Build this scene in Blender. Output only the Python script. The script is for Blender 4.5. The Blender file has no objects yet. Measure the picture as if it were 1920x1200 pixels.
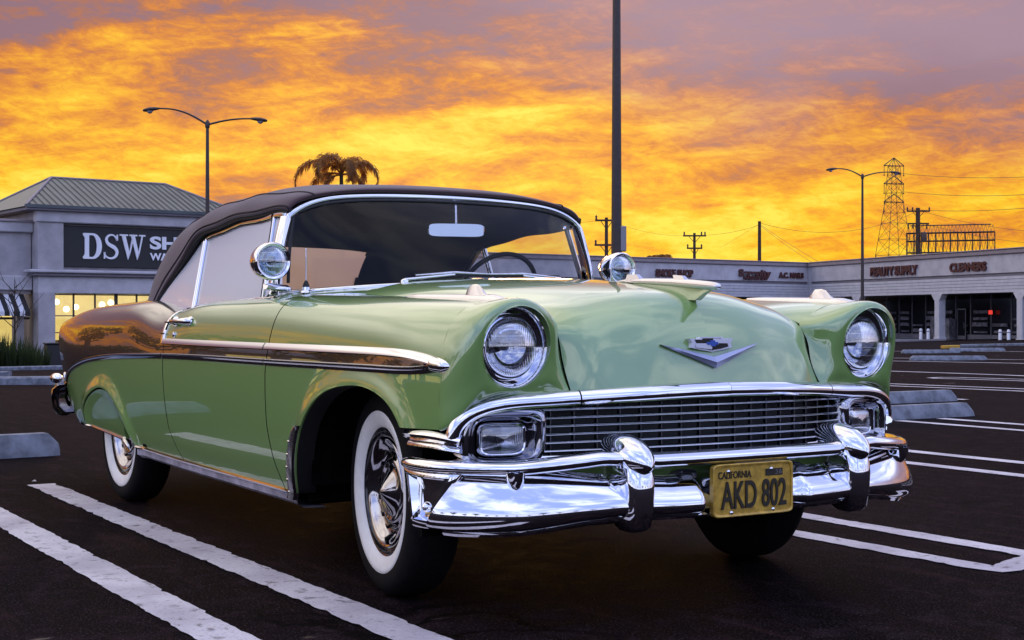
import bpy, bmesh, math, random
import numpy as np
from mathutils import Vector, Matrix
R = math.radians
rng = random.Random(7)
sc = bpy.context.scene
col = sc.collection

# ------------------------------------------------------------------ camera
CAM = np.array([4.29747, -2.96083, 0.92222])
YAW, PIT = 2.58950, -0.00117
FW = np.array([math.cos(YAW), math.sin(YAW), 0.0])      # horizontal view direction
RT = np.array([math.sin(YAW), -math.cos(YAW), 0.0])     # to the right of the view
cd = bpy.data.cameras.new('camera')
co = bpy.data.objects.new('camera', cd); col.objects.link(co)
cd.sensor_width = 36.0; cd.lens = 36.0 * 2698.04 / 1920.0
cd.clip_start = 0.05; cd.clip_end = 3000
co.location = CAM
co.rotation_euler = Vector((math.cos(PIT) * FW[0], math.cos(PIT) * FW[1], math.sin(PIT))).to_track_quat('-Z', 'Y').to_euler()
sc.camera = co

# ------------------------------------------------------------------ exposure
sc.view_settings.view_transform = 'Standard'
sc.view_settings.look = 'None'
sc.view_settings.exposure = 0.0
sc.view_settings.gamma = 1.0
sc.view_settings.use_curve_mapping = False
sc.cycles.max_bounces = 9; sc.cycles.glossy_bounces = 5; sc.cycles.diffuse_bounces = 3; sc.cycles.transparent_max_bounces = 10; sc.cycles.caustics_reflective = False; sc.cycles.caustics_refractive = False

# ------------------------------------------------------------------ node helper
class NT:
    def __init__(s, tree): s.t = tree; s.n = tree.nodes; s.l = tree.links
    def node(s, typ, **kw):
        n = s.n.new(typ)
        for k, v in kw.items(): setattr(n, k, v)
        return n
    def put(s, sock, v):
        if v is None: return
        if hasattr(v, 'is_linked') or hasattr(v, 'links'): s.l.new(v, sock)
        else: sock.default_value = v
    def math(s, op, a, b=None, c=None, clamp=False):
        n = s.node('ShaderNodeMath', operation=op, use_clamp=clamp)
        s.put(n.inputs[0], a); s.put(n.inputs[1], b)
        if c is not None: s.put(n.inputs[2], c)
        return n.outputs[0]
    def vmath(s, op, a, b=None):
        n = s.node('ShaderNodeVectorMath', operation=op)
        s.put(n.inputs[0], a); s.put(n.inputs[1], b)
        return n.outputs['Value' if op in ('DOT_PRODUCT', 'LENGTH') else 'Vector']
    def mapr(s, v, a, b, c=0.0, d=1.0, smooth=True):
        n = s.node('ShaderNodeMapRange', interpolation_type='SMOOTHSTEP' if smooth else 'LINEAR')
        s.put(n.inputs[0], v); s.put(n.inputs[1], a); s.put(n.inputs[2], b); s.put(n.inputs[3], c); s.put(n.inputs[4], d)
        return n.outputs[0]
    def mix(s, f, a, b, mode='MIX'):
        n = s.node('ShaderNodeMix', data_type='RGBA', blend_type=mode)
        s.put(n.inputs[0], f)
        for i, v in ((6, a), (7, b)):
            if isinstance(v, tuple) and len(v) == 3: v = v + (1,)
            s.put(n.inputs[i], v)
        return n.outputs[2]
    def noise(s, vec, scale, detail=5, rough=.55, dist=0.0, out=0):
        n = s.node('ShaderNodeTexNoise')
        if vec is not None: s.l.new(vec, n.inputs['Vector'])
        n.inputs['Scale'].default_value = scale; n.inputs['Detail'].default_value = detail
        n.inputs['Roughness'].default_value = rough; n.inputs['Distortion'].default_value = dist
        return n.outputs[out]
    def ramp(s, f, stops):
        n = s.node('ShaderNodeValToRGB'); s.l.new(f, n.inputs[0]); cr = n.color_ramp
        while len(cr.elements) < len(stops): cr.elements.new(.5)
        for e, (p, c) in zip(cr.elements, stops):
            e.position = p; e.color = c if len(c) == 4 else tuple(c) + (1,)
        return n.outputs[0]

# ------------------------------------------------------------------ world: sunset sky with cloud streaks
SUN_EL, SUN_BEAR = R(3.0), R(-2.5)
sdir = FW * math.cos(SUN_BEAR) + RT * math.sin(SUN_BEAR)
w = bpy.data.worlds.new('World'); sc.world = w; w.use_nodes = True
T = NT(w.node_tree); T.n.clear()
wo = T.node('ShaderNodeOutputWorld'); bg = T.node('ShaderNodeBackground')
sky = T.node('ShaderNodeTexSky', sky_type='NISHITA', sun_disc=False)
sky.sun_elevation = SUN_EL; sky.sun_rotation = math.atan2(sdir[0], sdir[1])
sky.dust_density = 3.0; sky.ozone_density = 3.0
tc = T.node('ShaderNodeTexCoord'); D = tc.outputs['Generated']
lat = T.vmath('DOT_PRODUCT', D, tuple(RT)); dep = T.vmath('DOT_PRODUCT', D, tuple(FW))
sp = T.node('ShaderNodeSeparateXYZ'); T.l.new(D, sp.inputs[0]); el = sp.outputs[2]
az = T.math('ABSOLUTE', el)
def cloudvec(ka, kz, slant=0.0, off=0.0):
    c = T.node('ShaderNodeCombineXYZ')
    T.put(c.inputs[0], T.math('MULTIPLY', lat, ka))
    T.put(c.inputs[1], T.math('MULTIPLY', dep, ka))
    T.put(c.inputs[2], T.math('ADD', T.math('MULTIPLY', T.math('ADD', az, T.math('MULTIPLY', lat, slant)), kz), off))
    return c.outputs[0]
big = T.noise(cloudvec(2.2, 10.0, -.06, 3.1), 2.0, 3, .5, .5)
mid = T.noise(cloudvec(3.0, 13.0, -.08, 7.7), 3.8, 7, .66, .5)
fine = T.noise(cloudvec(8.0, 22.0, .16, 1.3), 7.0, 7, .72, .5)
band = T.math('ADD', T.math('MULTIPLY', big, .40), T.math('ADD', T.math('MULTIPLY', mid, .40), T.math('MULTIPLY', fine, .20)))
# brightest low over the set sun, duller and pinker with height
lift = T.mapr(az, .09, .24, .065, -.085)
lowd = T.mapr(az, 0.0, .035, -.05, 0.0)
side = T.mapr(T.math('ABSOLUTE', T.math('ADD', lat, .03)), .05, .55, .05, -.07)
nn = T.math('ADD', T.math('ADD', band, lift), T.math('ADD', lowd, side))
nn = T.mapr(nn, .418, .672, 0, 1, smooth=False)
warm = T.ramp(nn, [(0.0, (.27, .15, .19)), (.20, (.42, .155, .085)), (.38, (.68, .22, .028)), (.56, (.88, .36, .014)), (.76, (.98, .56, .015)), (1.0, (1.0, .78, .07))])
# lavender veil higher up, mostly to the right, and unseen sky away from the sunset, brightened blue-white and cream to light car and chrome
veil_n = T.noise(cloudvec(2.0, 5.0, .1, 5.0), 1.6, 4, .55, .3)
veil = T.math('MULTIPLY', T.mapr(T.math('ADD', T.math('ADD', az, T.math('MULTIPLY', lat, .22)), T.math('MULTIPLY', T.math('SUBTRACT', veil_n, .5), .22)), .15, .27), .82)
warm = T.mix(veil, warm, (.40, .27, .34))
cool_n = T.noise(cloudvec(1.6, 3.0, .0, 9.0), 1.5, 6, .6, .5)
cool = T.mix(T.mapr(cool_n, .40, .66), (.46, .60, 1.30), (1.30, 1.42, 1.86))
cool = T.mix(T.mapr(az, .0, .22, .55, 0), cool, (1.40, 1.40, 1.62))
cream = T.mix(T.mapr(cool_n, .36, .68), (1.10, .96, .88), (1.95, 1.72, 1.50))
cool = T.mix(T.math('MULTIPLY', T.mapr(dep, -.42, .22), T.mapr(lat, -.35, .45, 1.0, .15)), cool, cream)
azs = T.math('ADD', az, T.math('MULTIPLY', T.math('SUBTRACT', 1.0, dep), .16))
wf = T.math('MULTIPLY', T.mapr(dep, -.55, .65), T.mapr(azs, .23, .42, 1.0, 0.0))
colr = T.mix(wf, cool, warm)
colr = T.mix(1.0, colr, T.mix(1.0, sky.outputs[0], (.010, .010, .013), 'MULTIPLY'), 'ADD')
T.l.new(colr, bg.inputs[0]); bg.inputs[1].default_value = 1.0
T.l.new(bg.outputs[0], wo.inputs[0])

# ------------------------------------------------------------------ sun: low, veiled by cloud, behind the scene
sl = bpy.data.lights.new('sun', 'SUN'); so = bpy.data.objects.new('sun', sl); col.objects.link(so)
sl.energy = 0.7; sl.angle = R(10); sl.color = (1.0, .52, .20)
sv = Vector((sdir[0] * math.cos(SUN_EL), sdir[1] * math.cos(SUN_EL), math.sin(SUN_EL)))
so.rotation_euler = sv.to_track_quat('Z', 'Y').to_euler()

# ------------------------------------------------------------------ materials
MATS = {}
def mat(name, base, rough=.5, metal=0.0, coat=0.0, spec=.5, emit=None, estr=0.0, noise=None, bump=None, coat_rough=.03, sheen=0, coat_ior=None):
    """noise=(scale, amount, detail) varies the colour; bump=(scale, strength, distance)."""
    m = bpy.data.materials.new(name); m.use_nodes = True; t = NT(m.node_tree)
    b = t.n['Principled BSDF']
    b.inputs['Base Color'].default_value = tuple(base) + (1,)
    b.inputs['Roughness'].default_value = rough; b.inputs['Metallic'].default_value = metal
    b.inputs['Coat Weight'].default_value = coat; b.inputs['Coat Roughness'].default_value = coat_rough
    b.inputs['Specular IOR Level'].default_value = spec
    if coat_ior: b.inputs['Coat IOR'].default_value = coat_ior
    if sheen: b.inputs['Sheen Weight'].default_value = sheen
    if emit:
        b.inputs['Emission Color'].default_value = tuple(emit) + (1,); b.inputs['Emission Strength'].default_value = estr
    oc = t.node('ShaderNodeTexCoord').outputs['Object']
    if noise:
        f = t.noise(oc, noise[0], noise[2] if len(noise) > 2 else 5, .6)
        lo = tuple(max(0, c * (1 - noise[1])) for c in base); hi = tuple(c * (1 + noise[1]) for c in base)
        t.l.new(t.mix(t.mapr(f, .3, .7), lo, hi), b.inputs['Base Color'])
    if bump:
        bn = t.node('ShaderNodeBump'); bn.inputs['Strength'].default_value = bump[1]; bn.inputs['Distance'].default_value = bump[2]
        t.l.new(t.noise(oc, bump[0], 6, .65), bn.inputs['Height']); t.l.new(bn.outputs[0], b.inputs['Normal'])
    MATS[name] = m
    return m
def glass(name, tint=(1, 1, 1), refl=1.0, haze=0.0, hazecol=(.6, .6, .62), trl=.35):
    m = bpy.data.materials.new(name); m.use_nodes = True; t = NT(m.node_tree); t.n.clear()
    o = t.node('ShaderNodeOutputMaterial')
    tr = t.node('ShaderNodeBsdfTransparent'); tr.inputs[0].default_value = tuple(tint) + (1,)
    gl = t.node('ShaderNodeBsdfGlossy'); gl.inputs['Roughness'].default_value = .015; gl.inputs[0].default_value = (1, 1, 1, 1)
    lw = t.node('ShaderNodeLayerWeight'); lw.inputs[0].default_value = .5
    fz_ = t.math('ADD', .04, t.math('MULTIPLY', .96, t.math('POWER', lw.outputs['Facing'], 5.0)))
    mx = t.node('ShaderNodeMixShader')
    t.l.new(t.math('MULTIPLY', fz_, refl, clamp=True), mx.inputs[0])
    base = tr.outputs[0]
    if haze:
        d1 = t.node('ShaderNodeBsdfDiffuse'); d1.inputs[0].default_value = tuple(hazecol) + (1,); d2 = t.node('ShaderNodeBsdfTranslucent'); d2.inputs[0].default_value = tuple(hazecol) + (1,)
        df = t.node('ShaderNodeMixShader'); df.inputs[0].default_value = trl; t.l.new(d1.outputs[0], df.inputs[1]); t.l.new(d2.outputs[0], df.inputs[2])
        m2 = t.node('ShaderNodeMixShader'); m2.inputs[0].default_value = haze
        t.l.new(tr.outputs[0], m2.inputs[1]); t.l.new(df.outputs[0], m2.inputs[2]); base = m2.outputs[0]
    t.l.new(base, mx.inputs[1]); t.l.new(gl.outputs[0], mx.inputs[2]); t.l.new(mx.outputs[0], o.inputs[0])
    MATS[name] = m
    return m

mat('paint_green', (.215, .365, .102), .28, coat=1.0, coat_rough=.006, coat_ior=2.05)
mat('paint_dark', (.014, .009, .010), .25, coat=1.0, coat_rough=.006, coat_ior=2.3)
mat('chrome', (.80, .81, .85), .05, metal=1.0)
mat('chrome_dull', (.62, .62, .66), .22, metal=1.0, noise=(60, .12))
mat('satin', (.66, .66, .70), .26, metal=1.0)
mat('crest_silver', (.72, .72, .78), .3, coat=.5)  # pale non-metal coat stands in for bright reflections on the crest's chrome
mat('vee_chrome_skytint', (.40, .43, .58), .32, metal=.75)  # blue tint puts mirrored sky into the emblem's colour
mat('chrome_dark_reflect', (.16, .15, .16), .12, metal=1.0)  # darkened chrome; dark surroundings mirrored in the rear bumper are put into colour
mat('chrome_mid', (.42, .42, .46), .06, metal=1.0)
mat('steel_dark', (.10, .10, .11), .35, metal=1.0)
mat('black', (.006, .006, .007), .6)
mat('black_gloss', (.008, .008, .010), .2, coat=.5)
mat('rubber', (.006, .0055, .006), .75, spec=.12, noise=(80, .3), bump=(220, .15, .002))
mat('whitewall', (.86, .82, .75), .45, noise=(18, .05))
mat('fabric_top', (.062, .028, .035), .85, noise=(240, .25, 3), bump=(900, .30, .001), sheen=.25)
mat('fabric_seam', (.02, .012, .014), .8)
mat('interior', (.009, .0075, .008), .8, noise=(40, .2))
mat('interior_vinyl', (.05, .06, .05), .5)
mat('mirror_face', (.50, .60, .68), .03, metal=1.0)
mat('underbody', (.004, .0035, .0035), .95, spec=.05, noise=(14, .4), bump=(30, .4, .01))
mat('rocker_dull', (.40, .37, .43), .55, metal=.3, noise=(9, .35), bump=(40, .2, .003))
mat('plate_gold', (.56, .34, .050), .36, metal=.25, noise=(40, .28, 8), coat=.3)
mat('plate_black', (.02, .015, .008), .5)
mat('red_enamel', (.25, .01, .02), .25, coat=1)
mat('blue_enamel', (.03, .10, .45), .25, coat=1)
mat('tail_red', (.30, .01, .01), .15, coat=1)
glass('windshield_glass', (.88, .88, .90), .4)
glass('side_glass', (.86, .86, .86), 1.2, .03, (.62, .60, .58))
glass('sky_pale_glass', (.80, .80, .80), 1.3, .93, (.93, .91, .90), .10)  # pale diffuse haze stands in for sky mirrored in the right-hand windows
glass('vinyl_window', (.80, .70, .62), 1.0, .96, (.66, .47, .38), .55)
glass('store_glass', (.9, .9, .9), 1.0)

# ------------------------------------------------------------------ mesh helpers
class MB:
    """collects geometry for ONE mesh"""
    def __init__(s): s.v = []; s.f = []; s.m = []
    def add(s, verts, faces, mi=0):
        o = len(s.v); s.v += [tuple(map(float, p)) for p in verts]; s.f += [tuple(o + i for i in f) for f in faces]; s.m += [mi] * len(faces)
    def grid(s, P, cu=False, cv=False, mi=0):
        P = np.asarray(P, float); m, n = P.shape[:2]; fs = []
        for i in range(m if cu else m - 1):
            a = i * n; b = ((i + 1) % m) * n
            for j in range(n if cv else n - 1):
                k = (j + 1) % n; fs.append((a + j, b + j, b + k, a + k))
        s.add(P.reshape(-1, 3), fs, mi)
    def box(s, c, d, rz=0.0, bev=0.0, mi=0, rot=None):
        cx, cy, cz = c; hx, hy, hz = d[0] / 2, d[1] / 2, d[2] / 2
        if bev <= 0:
            V = [(x, y, z) for x in (-hx, hx) for y in (-hy, hy) for z in (-hz, hz)]
            F = [(0, 1, 3, 2), (4, 6, 7, 5), (0, 4, 5, 1), (2, 3, 7, 6), (0, 2, 6, 4), (1, 5, 7, 3)]
        else:
            b = min(bev, hx, hy, hz); V = []; idx = {}
            for sx in (-1, 1):
                for sy in (-1, 1):
                    for sz in (-1, 1):
                        for ax in range(3):
                            p = [sx * (hx - b), sy * (hy - b), sz * (hz - b)]
                            p[ax] = (sx * hx, sy * hy, sz * hz)[ax]
                            idx[(sx, sy, sz, ax)] = len(V); V.append(tuple(p))
            F = []
            g = lambda *k: idx[k]
            for sgn in (-1, 1):
                F.append((g(sgn, -1, -1, 0), g(sgn, 1, -1, 0), g(sgn, 1, 1, 0), g(sgn, -1, 1, 0)))
                F.append((g(-1, sgn, -1, 1), g(1, sgn, -1, 1), g(1, sgn, 1, 1), g(-1, sgn, 1, 1)))
                F.append((g(-1, -1, sgn, 2), g(1, -1, sgn, 2), g(1, 1, sgn, 2), g(-1, 1, sgn, 2)))
            for a in (-1, 1):
                for c2 in (-1, 1):
                    F.append((g(a, c2, -1, 0), g(a, c2, 1, 0), g(a, c2, 1, 1), g(a, c2, -1, 1)))
                    F.append((g(a, -1, c2, 0), g(a, 1, c2, 0), g(a, 1, c2, 2), g(a, -1, c2, 2)))
                    F.append((g(-1, a, c2, 1), g(1, a, c2, 1), g(1, a, c2, 2), g(-1, a, c2, 2)))
            for sx in (-1, 1):
                for sy in (-1, 1):
                    for sz in (-1, 1): F.append((g(sx, sy, sz, 0), g(sx, sy, sz, 1), g(sx, sy, sz, 2)))
        if rot is not None: V = [tuple(rot @ Vector(p)) for p in V]
        elif rz:
            c_, s_ = math.cos(rz), math.sin(rz); V = [(x * c_ - y * s_, x * s_ + y * c_, z) for x, y, z in V]
        s.add([(x + cx, y + cy, z + cz) for x, y, z in V], F, mi)
    def tube(s, path, rad, n=8, cap=True, mi=0):
        path = np.asarray(path, float); k = len(path); rad = np.broadcast_to(np.asarray(rad, float), (k,))
        P = np.zeros((k, n, 3)); prev = None
        for i in range(k):
            t = path[min(i + 1, k - 1)] - path[max(i - 1, 0)]; t = t / (np.linalg.norm(t) + 1e-12)
            if prev is None:
                a = np.array([0, 0, 1.]) if abs(t[2]) < .9 else np.array([1., 0, 0])
                u = np.cross(t, a)
            else: u = prev - t * np.dot(prev, t)
            u /= np.linalg.norm(u) + 1e-12; v2 = np.cross(t, u); prev = u
            for j in range(n):
                th = 2 * math.pi * j / n; P[i, j] = path[i] + rad[i] * (math.cos(th) * u + math.sin(th) * v2)
        s.grid(P, cv=True, mi=mi)
        if cap:
            o = len(s.v) - k * n
            s.f.append(tuple(o + j for j in range(n))[::-1]); s.f.append(tuple(o + (k - 1) * n + j for j in range(n))); s.m += [mi, mi]
    def sweep(s, path, prof, up=(0, 0, 1), closed=True, cap=True, mi=0, scale=None, outs=None):
        """prof: (a, b): a along 'out' (horizontal normal of the path), b along up. outs: explicit out vectors"""
        path = np.asarray(path, float); k = len(path); pr = np.asarray(prof, float); n = len(pr); up = np.asarray(up, float)
        P = np.zeros((k, n, 3))
        for i in range(k):
            t = path[min(i + 1, k - 1)] - path[max(i - 1, 0)]; t /= np.linalg.norm(t) + 1e-12
            if outs is not None:
                o = np.asarray(outs[i], float); o = o - t * np.dot(o, t); o /= np.linalg.norm(o); u2 = np.cross(o, t)
                if np.dot(u2, up) < 0: u2 = -u2
            else:
                o = np.cross(t, up); o /= np.linalg.norm(o) + 1e-12; u2 = np.cross(o, t)
            sc_ = 1 if scale is None else scale[i]
            P[i] = path[i] + np.outer(pr[:, 0] * sc_, o) + np.outer(pr[:, 1] * sc_, u2)
        s.grid(P, cv=closed, mi=mi)
        if cap and closed:
            o_ = len(s.v) - k * n
            s.f.append(tuple(o_ + j for j in range(n))[::-1]); s.f.append(tuple(o_ + (k - 1) * n + j for j in range(n))); s.m += [mi, mi]
    def lathe(s, prof, c=(0, 0, 0), axis='z', n=32, mi=0, rot=None):
        """prof: list of (r, h)"""
        P = np.zeros((len(prof), n, 3))
        for i, (r, h) in enumerate(prof):
            for j in range(n):
                a = 2 * math.pi * j / n; x, y = r * math.cos(a), r * math.sin(a)
                P[i, j] = {'z': (x, y, h), 'y': (x, h, y), 'x': (h, x, y)}[axis]
        if rot is not None: P = P @ np.array(rot.to_3x3()).T
        s.grid(P + np.asarray(c, float), cv=True, mi=mi)
    def poly(s, pts, mi=0): s.add(pts, [tuple(range(len(pts)))], mi)
    def prism(s, outline, depth, mi=0):
        """outline: 3D points in a plane; depth: vector"""
        n = len(outline); d = np.asarray(depth, float); A = [np.asarray(p, float) for p in outline]
        V = A + [p + d for p in A]
        F = [tuple(range(n))[::-1], tuple(range(n, 2 * n))] + [(i, (i + 1) % n, n + (i + 1) % n, n + i) for i in range(n)]
        s.add(V, F, mi)
    def build(s, name, mats, parent=None, smooth=35, flip=False, loc=None):
        me = bpy.data.meshes.new(name); me.from_pydata(s.v, [], [f[::-1] for f in s.f] if flip else s.f)
        for m in (mats if isinstance(mats, (list, tuple)) else [mats]): me.materials.append(MATS[m])
        if any(s.m): me.polygons.foreach_set('material_index', s.m)
        if smooth:
            me.shade_smooth(); me.set_sharp_from_angle(angle=R(smooth))
        me.update()
        o = bpy.data.objects.new(name, me); col.objects.link(o)
        if parent is not None: o.parent = parent
        if loc is not None: o.location = loc
        return o
def tag(o, label=None, cat=None, group=None, kind=None):
    if label: o['label'] = label
    if cat: o['category'] = cat
    if group: o['group'] = group
    if kind: o['kind'] = kind
    return o
def empty(name, loc=(0, 0, 0), rz=0.0, parent=None):
    o = bpy.data.objects.new(name, None); col.objects.link(o); o.location = loc; o.rotation_euler = (0, 0, rz)
    o.empty_display_size = .1
    if parent is not None: o.parent = parent
    return o
def copy_tree(o, parent=None):
    c = o.copy(); col.objects.link(c); c.parent = parent
    for ch in o.children: copy_tree(ch, c)
    return c
def spl(t, P, tq):
    """natural cubic spline through P at t, evaluated at tq (C2)"""
    t = np.asarray(t, float); P = np.asarray(P, float); tq = np.asarray(tq, float); n = len(t)
    sh = P.shape[1:]; Q = P.reshape(n, -1); h = np.diff(t)
    A = np.zeros((n, n)); B = np.zeros((n, Q.shape[1])); A[0, 0] = A[-1, -1] = 1
    for i in range(1, n - 1):
        A[i, i - 1] = h[i - 1]; A[i, i] = 2 * (h[i - 1] + h[i]); A[i, i + 1] = h[i]
        B[i] = 6 * ((Q[i + 1] - Q[i]) / h[i] - (Q[i] - Q[i - 1]) / h[i - 1])
    M = np.linalg.solve(A, B); i = np.clip(np.searchsorted(t, tq, 'right') - 1, 0, n - 2)
    a = (t[i + 1] - tq)[..., None]; b = (tq - t[i])[..., None]; hh = h[i][..., None]
    v = M[i] * a**3 / (6 * hh) + M[i + 1] * b**3 / (6 * hh) + (Q[i] / hh - M[i] * hh / 6) * a + (Q[i + 1] / hh - M[i + 1] * hh / 6) * b
    return v.reshape(tq.shape + sh)
def curve(pts, n):
    """smooth dense curve through points, chord-length parameter"""
    pts = np.asarray(pts, float); t = np.concatenate([[0], np.cumsum(np.linalg.norm(np.diff(pts, axis=0), axis=1) ** .7)])
    return spl(t, pts, np.linspace(0, t[-1], n))
def lin(x, xs, ys): return np.interp(x, xs, ys)
# ================================================================== layout helpers for the place
def gz(e, d):
    """height of the lot at lateral e, depth d from the camera: level round the car, falling gently away"""
    t = max(0.0, min(d, 112.0) - 12.0); t = t * t / (t + 8.0)
    b = max(-.36, min(.36, e / max(d, 12.0)))
    return -t * (.0175 - .0337 * b)
def W(px, d, z=None, dz=0.0):
    """a place d metres out along the bearing of photo column px; on the ground unless z is given"""
    e = (px - 960.0) / 2698.04 * d; p = CAM + FW * d + RT * e
    return Vector((p[0], p[1], (gz(e, d) if z is None else z) + dz))
def ED(x, y):
    v = np.array([x, y, 0]) - CAM * [1, 1, 0]; return float(v @ RT), float(v @ FW)
def ground_at(x, y): return gz(*ED(x, y))
VIEW_RZ = math.atan2(-FW[0], FW[1]) + math.pi    # an object's -y axis faces the camera

# ------------------------------------------------------------------ ground materials
def asphalt_mat():
    m = bpy.data.materials.new('asphalt'); m.use_nodes = True; t = NT(m.node_tree); b = t.n['Principled BSDF']
    oc = t.node('ShaderNodeTexCoord').outputs['Object']
    big = t.noise(oc, .35, 5, .6, .6); mid = t.noise(oc, 7.0, 7, .68, .4); fin = t.noise(oc, 120, 3, .75)
    mp = t.node('ShaderNodeMapping'); mp.inputs['Scale'].default_value = (.9, 7.0, 1); mp.inputs['Rotation'].default_value = (0, 0, R(32)); t.l.new(oc, mp.inputs[0])
    st = t.noise(mp.outputs[0], 1.3, 6, .65, .3)
    c = t.mix(t.mapr(big, .35, .68), (.0030, .0021, .0026), (.0066, .0042, .0052))
    c = t.mix(t.mapr(mid, .46, .66), c, (.0165, .0100, .0122))
    c = t.mix(t.math('MULTIPLY', t.mapr(st, .52, .72), .55), c, (.030, .0145, .0150))
    c = t.mix(t.math('MULTIPLY', t.mapr(fin, .56, .68), .8), c, (.095, .074, .082))
    vo = t.node('ShaderNodeTexVoronoi', feature='DISTANCE_TO_EDGE'); vo.inputs['Scale'].default_value = .33
    wv = t.node('ShaderNodeVectorMath', operation='ADD'); t.l.new(oc, wv.inputs[0]); nz = t.node('ShaderNodeTexNoise'); nz.inputs['Scale'].default_value = 1.6; nz.inputs['Detail'].default_value = 6; t.l.new(oc, nz.inputs['Vector'])
    t.l.new(nz.outputs['Color'], wv.inputs[1]); t.l.new(wv.outputs[0], vo.inputs['Vector'])
    crack = t.math('MULTIPLY', t.mapr(vo.outputs['Distance'], .0, .010, 1.0, 0.0), t.mapr(t.noise(oc, .5, 3), .50, .60))
    c = t.mix(t.math('MULTIPLY', crack, .9), c, (.002, .002, .002))
    oil = t.noise(oc, 1.1, 4, .5, .8); c = t.mix(t.math('MULTIPLY', t.mapr(oil, .64, .74), .7), c, (.004, .0035, .004))
    t.l.new(c, b.inputs['Base Color'])
    mp2 = t.node('ShaderNodeMapping'); mp2.inputs['Rotation'].default_value = (0, 0, R(-58)); mp2.inputs['Scale'].default_value = (3.4, 1.0, 1); mp2.inputs['Location'].default_value = (3.7, 1.2, 0); t.l.new(oc, mp2.inputs[0])
    damp = t.mapr(t.noise(mp2.outputs[0], .75, 6, .62, .5), .665, .715)     # thin worn and oily patches with a sheen
    t.l.new(t.mix(damp, t.mapr(mid, .3, .7, .78, .95), (.30, .30, .30)), b.inputs['Roughness'])
    t.l.new(t.math('ADD', t.math('MULTIPLY', damp, .30), .015), b.inputs['Specular IOR Level'])
    bn = t.node('ShaderNodeBump'); bn.inputs['Strength'].default_value = .55; bn.inputs['Distance'].default_value = .006
    t.l.new(t.math('ADD', t.noise(oc, 110, 4, .7), t.math('MULTIPLY', mid, .6)), bn.inputs['Height']); t.l.new(bn.outputs[0], b.inputs['Normal'])
    MATS['asphalt'] = m
asphalt_mat()
def paint_mat():
    m = bpy.data.materials.new('road_paint'); m.use_nodes = True; t = NT(m.node_tree); b = t.n['Principled BSDF']
    oc = t.node('ShaderNodeTexCoord').outputs['Object']
    wear = t.noise(oc, 14, 8, .74, .6); spots = t.noise(oc, 90, 4, .7); dirt = t.noise(oc, 2.2, 5, .6)
    c = t.mix(t.mapr(dirt, .35, .7), (.60, .57, .61), (.40, .37, .42))
    c = t.mix(t.math('MULTIPLY', t.mapr(wear, .55, .64), .80), c, (.10, .085, .095))
    c = t.mix(t.math('MULTIPLY', t.mapr(spots, .54, .66), .55), c, (.20, .18, .20))
    t.l.new(c, b.inputs['Base Color']); b.inputs['Roughness'].default_value = .7
    bn = t.node('ShaderNodeBump'); bn.inputs['Strength'].default_value = .4; bn.inputs['Distance'].default_value = .003
    t.l.new(spots, bn.inputs['Height']); t.l.new(bn.outputs[0], b.inputs['Normal']); MATS['road_paint'] = m
paint_mat()
mat('concrete', (.165, .18, .215), .85, noise=(7, .42, 9), bump=(60, .35, .006))
mat('kerb_yellow', (.50, .28, .03), .7, noise=(8, .25))
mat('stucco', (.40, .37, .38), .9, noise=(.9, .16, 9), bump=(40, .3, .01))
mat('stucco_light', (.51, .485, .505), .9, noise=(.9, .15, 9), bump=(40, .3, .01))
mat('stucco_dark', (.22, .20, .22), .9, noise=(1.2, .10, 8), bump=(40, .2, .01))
mat('cornice', (.30, .25, .26), .8, noise=(2, .1))
mat('siding', (.56, .545, .575), .75, noise=(2, .08))
mat('roof_metal', (.085, .10, .105), .45, metal=.3, noise=(.8, .15))
mat('sign_black', (.012, .011, .013), .5)
mat('sign_white', (.88, .88, .92), .5)
mat('sign_red', (.075, .018, .016), .5)
mat('post_dark', (.045, .030, .027), .5, noise=(10, .2))
mat('post_pale', (.34, .32, .36), .6)
mat('wood_pole', (.055, .030, .020), .8, noise=(3, .25))
mat('steel_far', (.06, .034, .025), .6)
mat('dark_glass', (.010, .010, .013), .12, spec=.5)
mat('alu', (.26, .25, .27), .4, metal=.6)
mat('awning_black', (.012, .012, .014), .8)
mat('awning_white', (.60, .60, .64), .8)
mat('store_light', (.8, .7, .35), .8, emit=(1.0, .74, .20), estr=.85, noise=(.9, .3))
mat('globe_light', (1, .95, .8), .5, emit=(1.0, .90, .55), estr=5.0)
mat('neon_red', (.5, .02, .02), .5, emit=(1.0, .06, .04), estr=.8)
mat('store_dim', (.05, .045, .05), .7, noise=(1.5, .5))
mat('goods', (.16, .15, .17), .6, noise=(3, .6))
mat('bark', (.045, .030, .022), .9, noise=(12, .3), bump=(30, .5, .02))
mat('leaf_dark', (.028, .045, .016), .6, noise=(2, .4))
mat('leaf_palm', (.16, .10, .03), .6, noise=(2, .3))
def leaf_trans(name, c):
    m = MATS[name]; t = NT(m.node_tree); b = t.n['Principled BSDF']; o = [n for n in t.n if n.type == 'OUTPUT_MATERIAL'][0]; tl = t.node('ShaderNodeBsdfTranslucent'); tl.inputs[0].default_value = tuple(c) + (1,); mx = t.node('ShaderNodeMixShader'); mx.inputs[0].default_value = .55
    t.l.new(b.outputs[0], mx.inputs[1]); t.l.new(tl.outputs[0], mx.inputs[2]); t.l.new(mx.outputs[0], o.inputs[0])
leaf_trans('leaf_palm', (.85, .42, .09)); leaf_trans('leaf_dark', (.05, .08, .02))
mat('soil', (.05, .035, .025), .95, noise=(6, .4))
mat('litter', (.55, .5, .48), .8)

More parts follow.
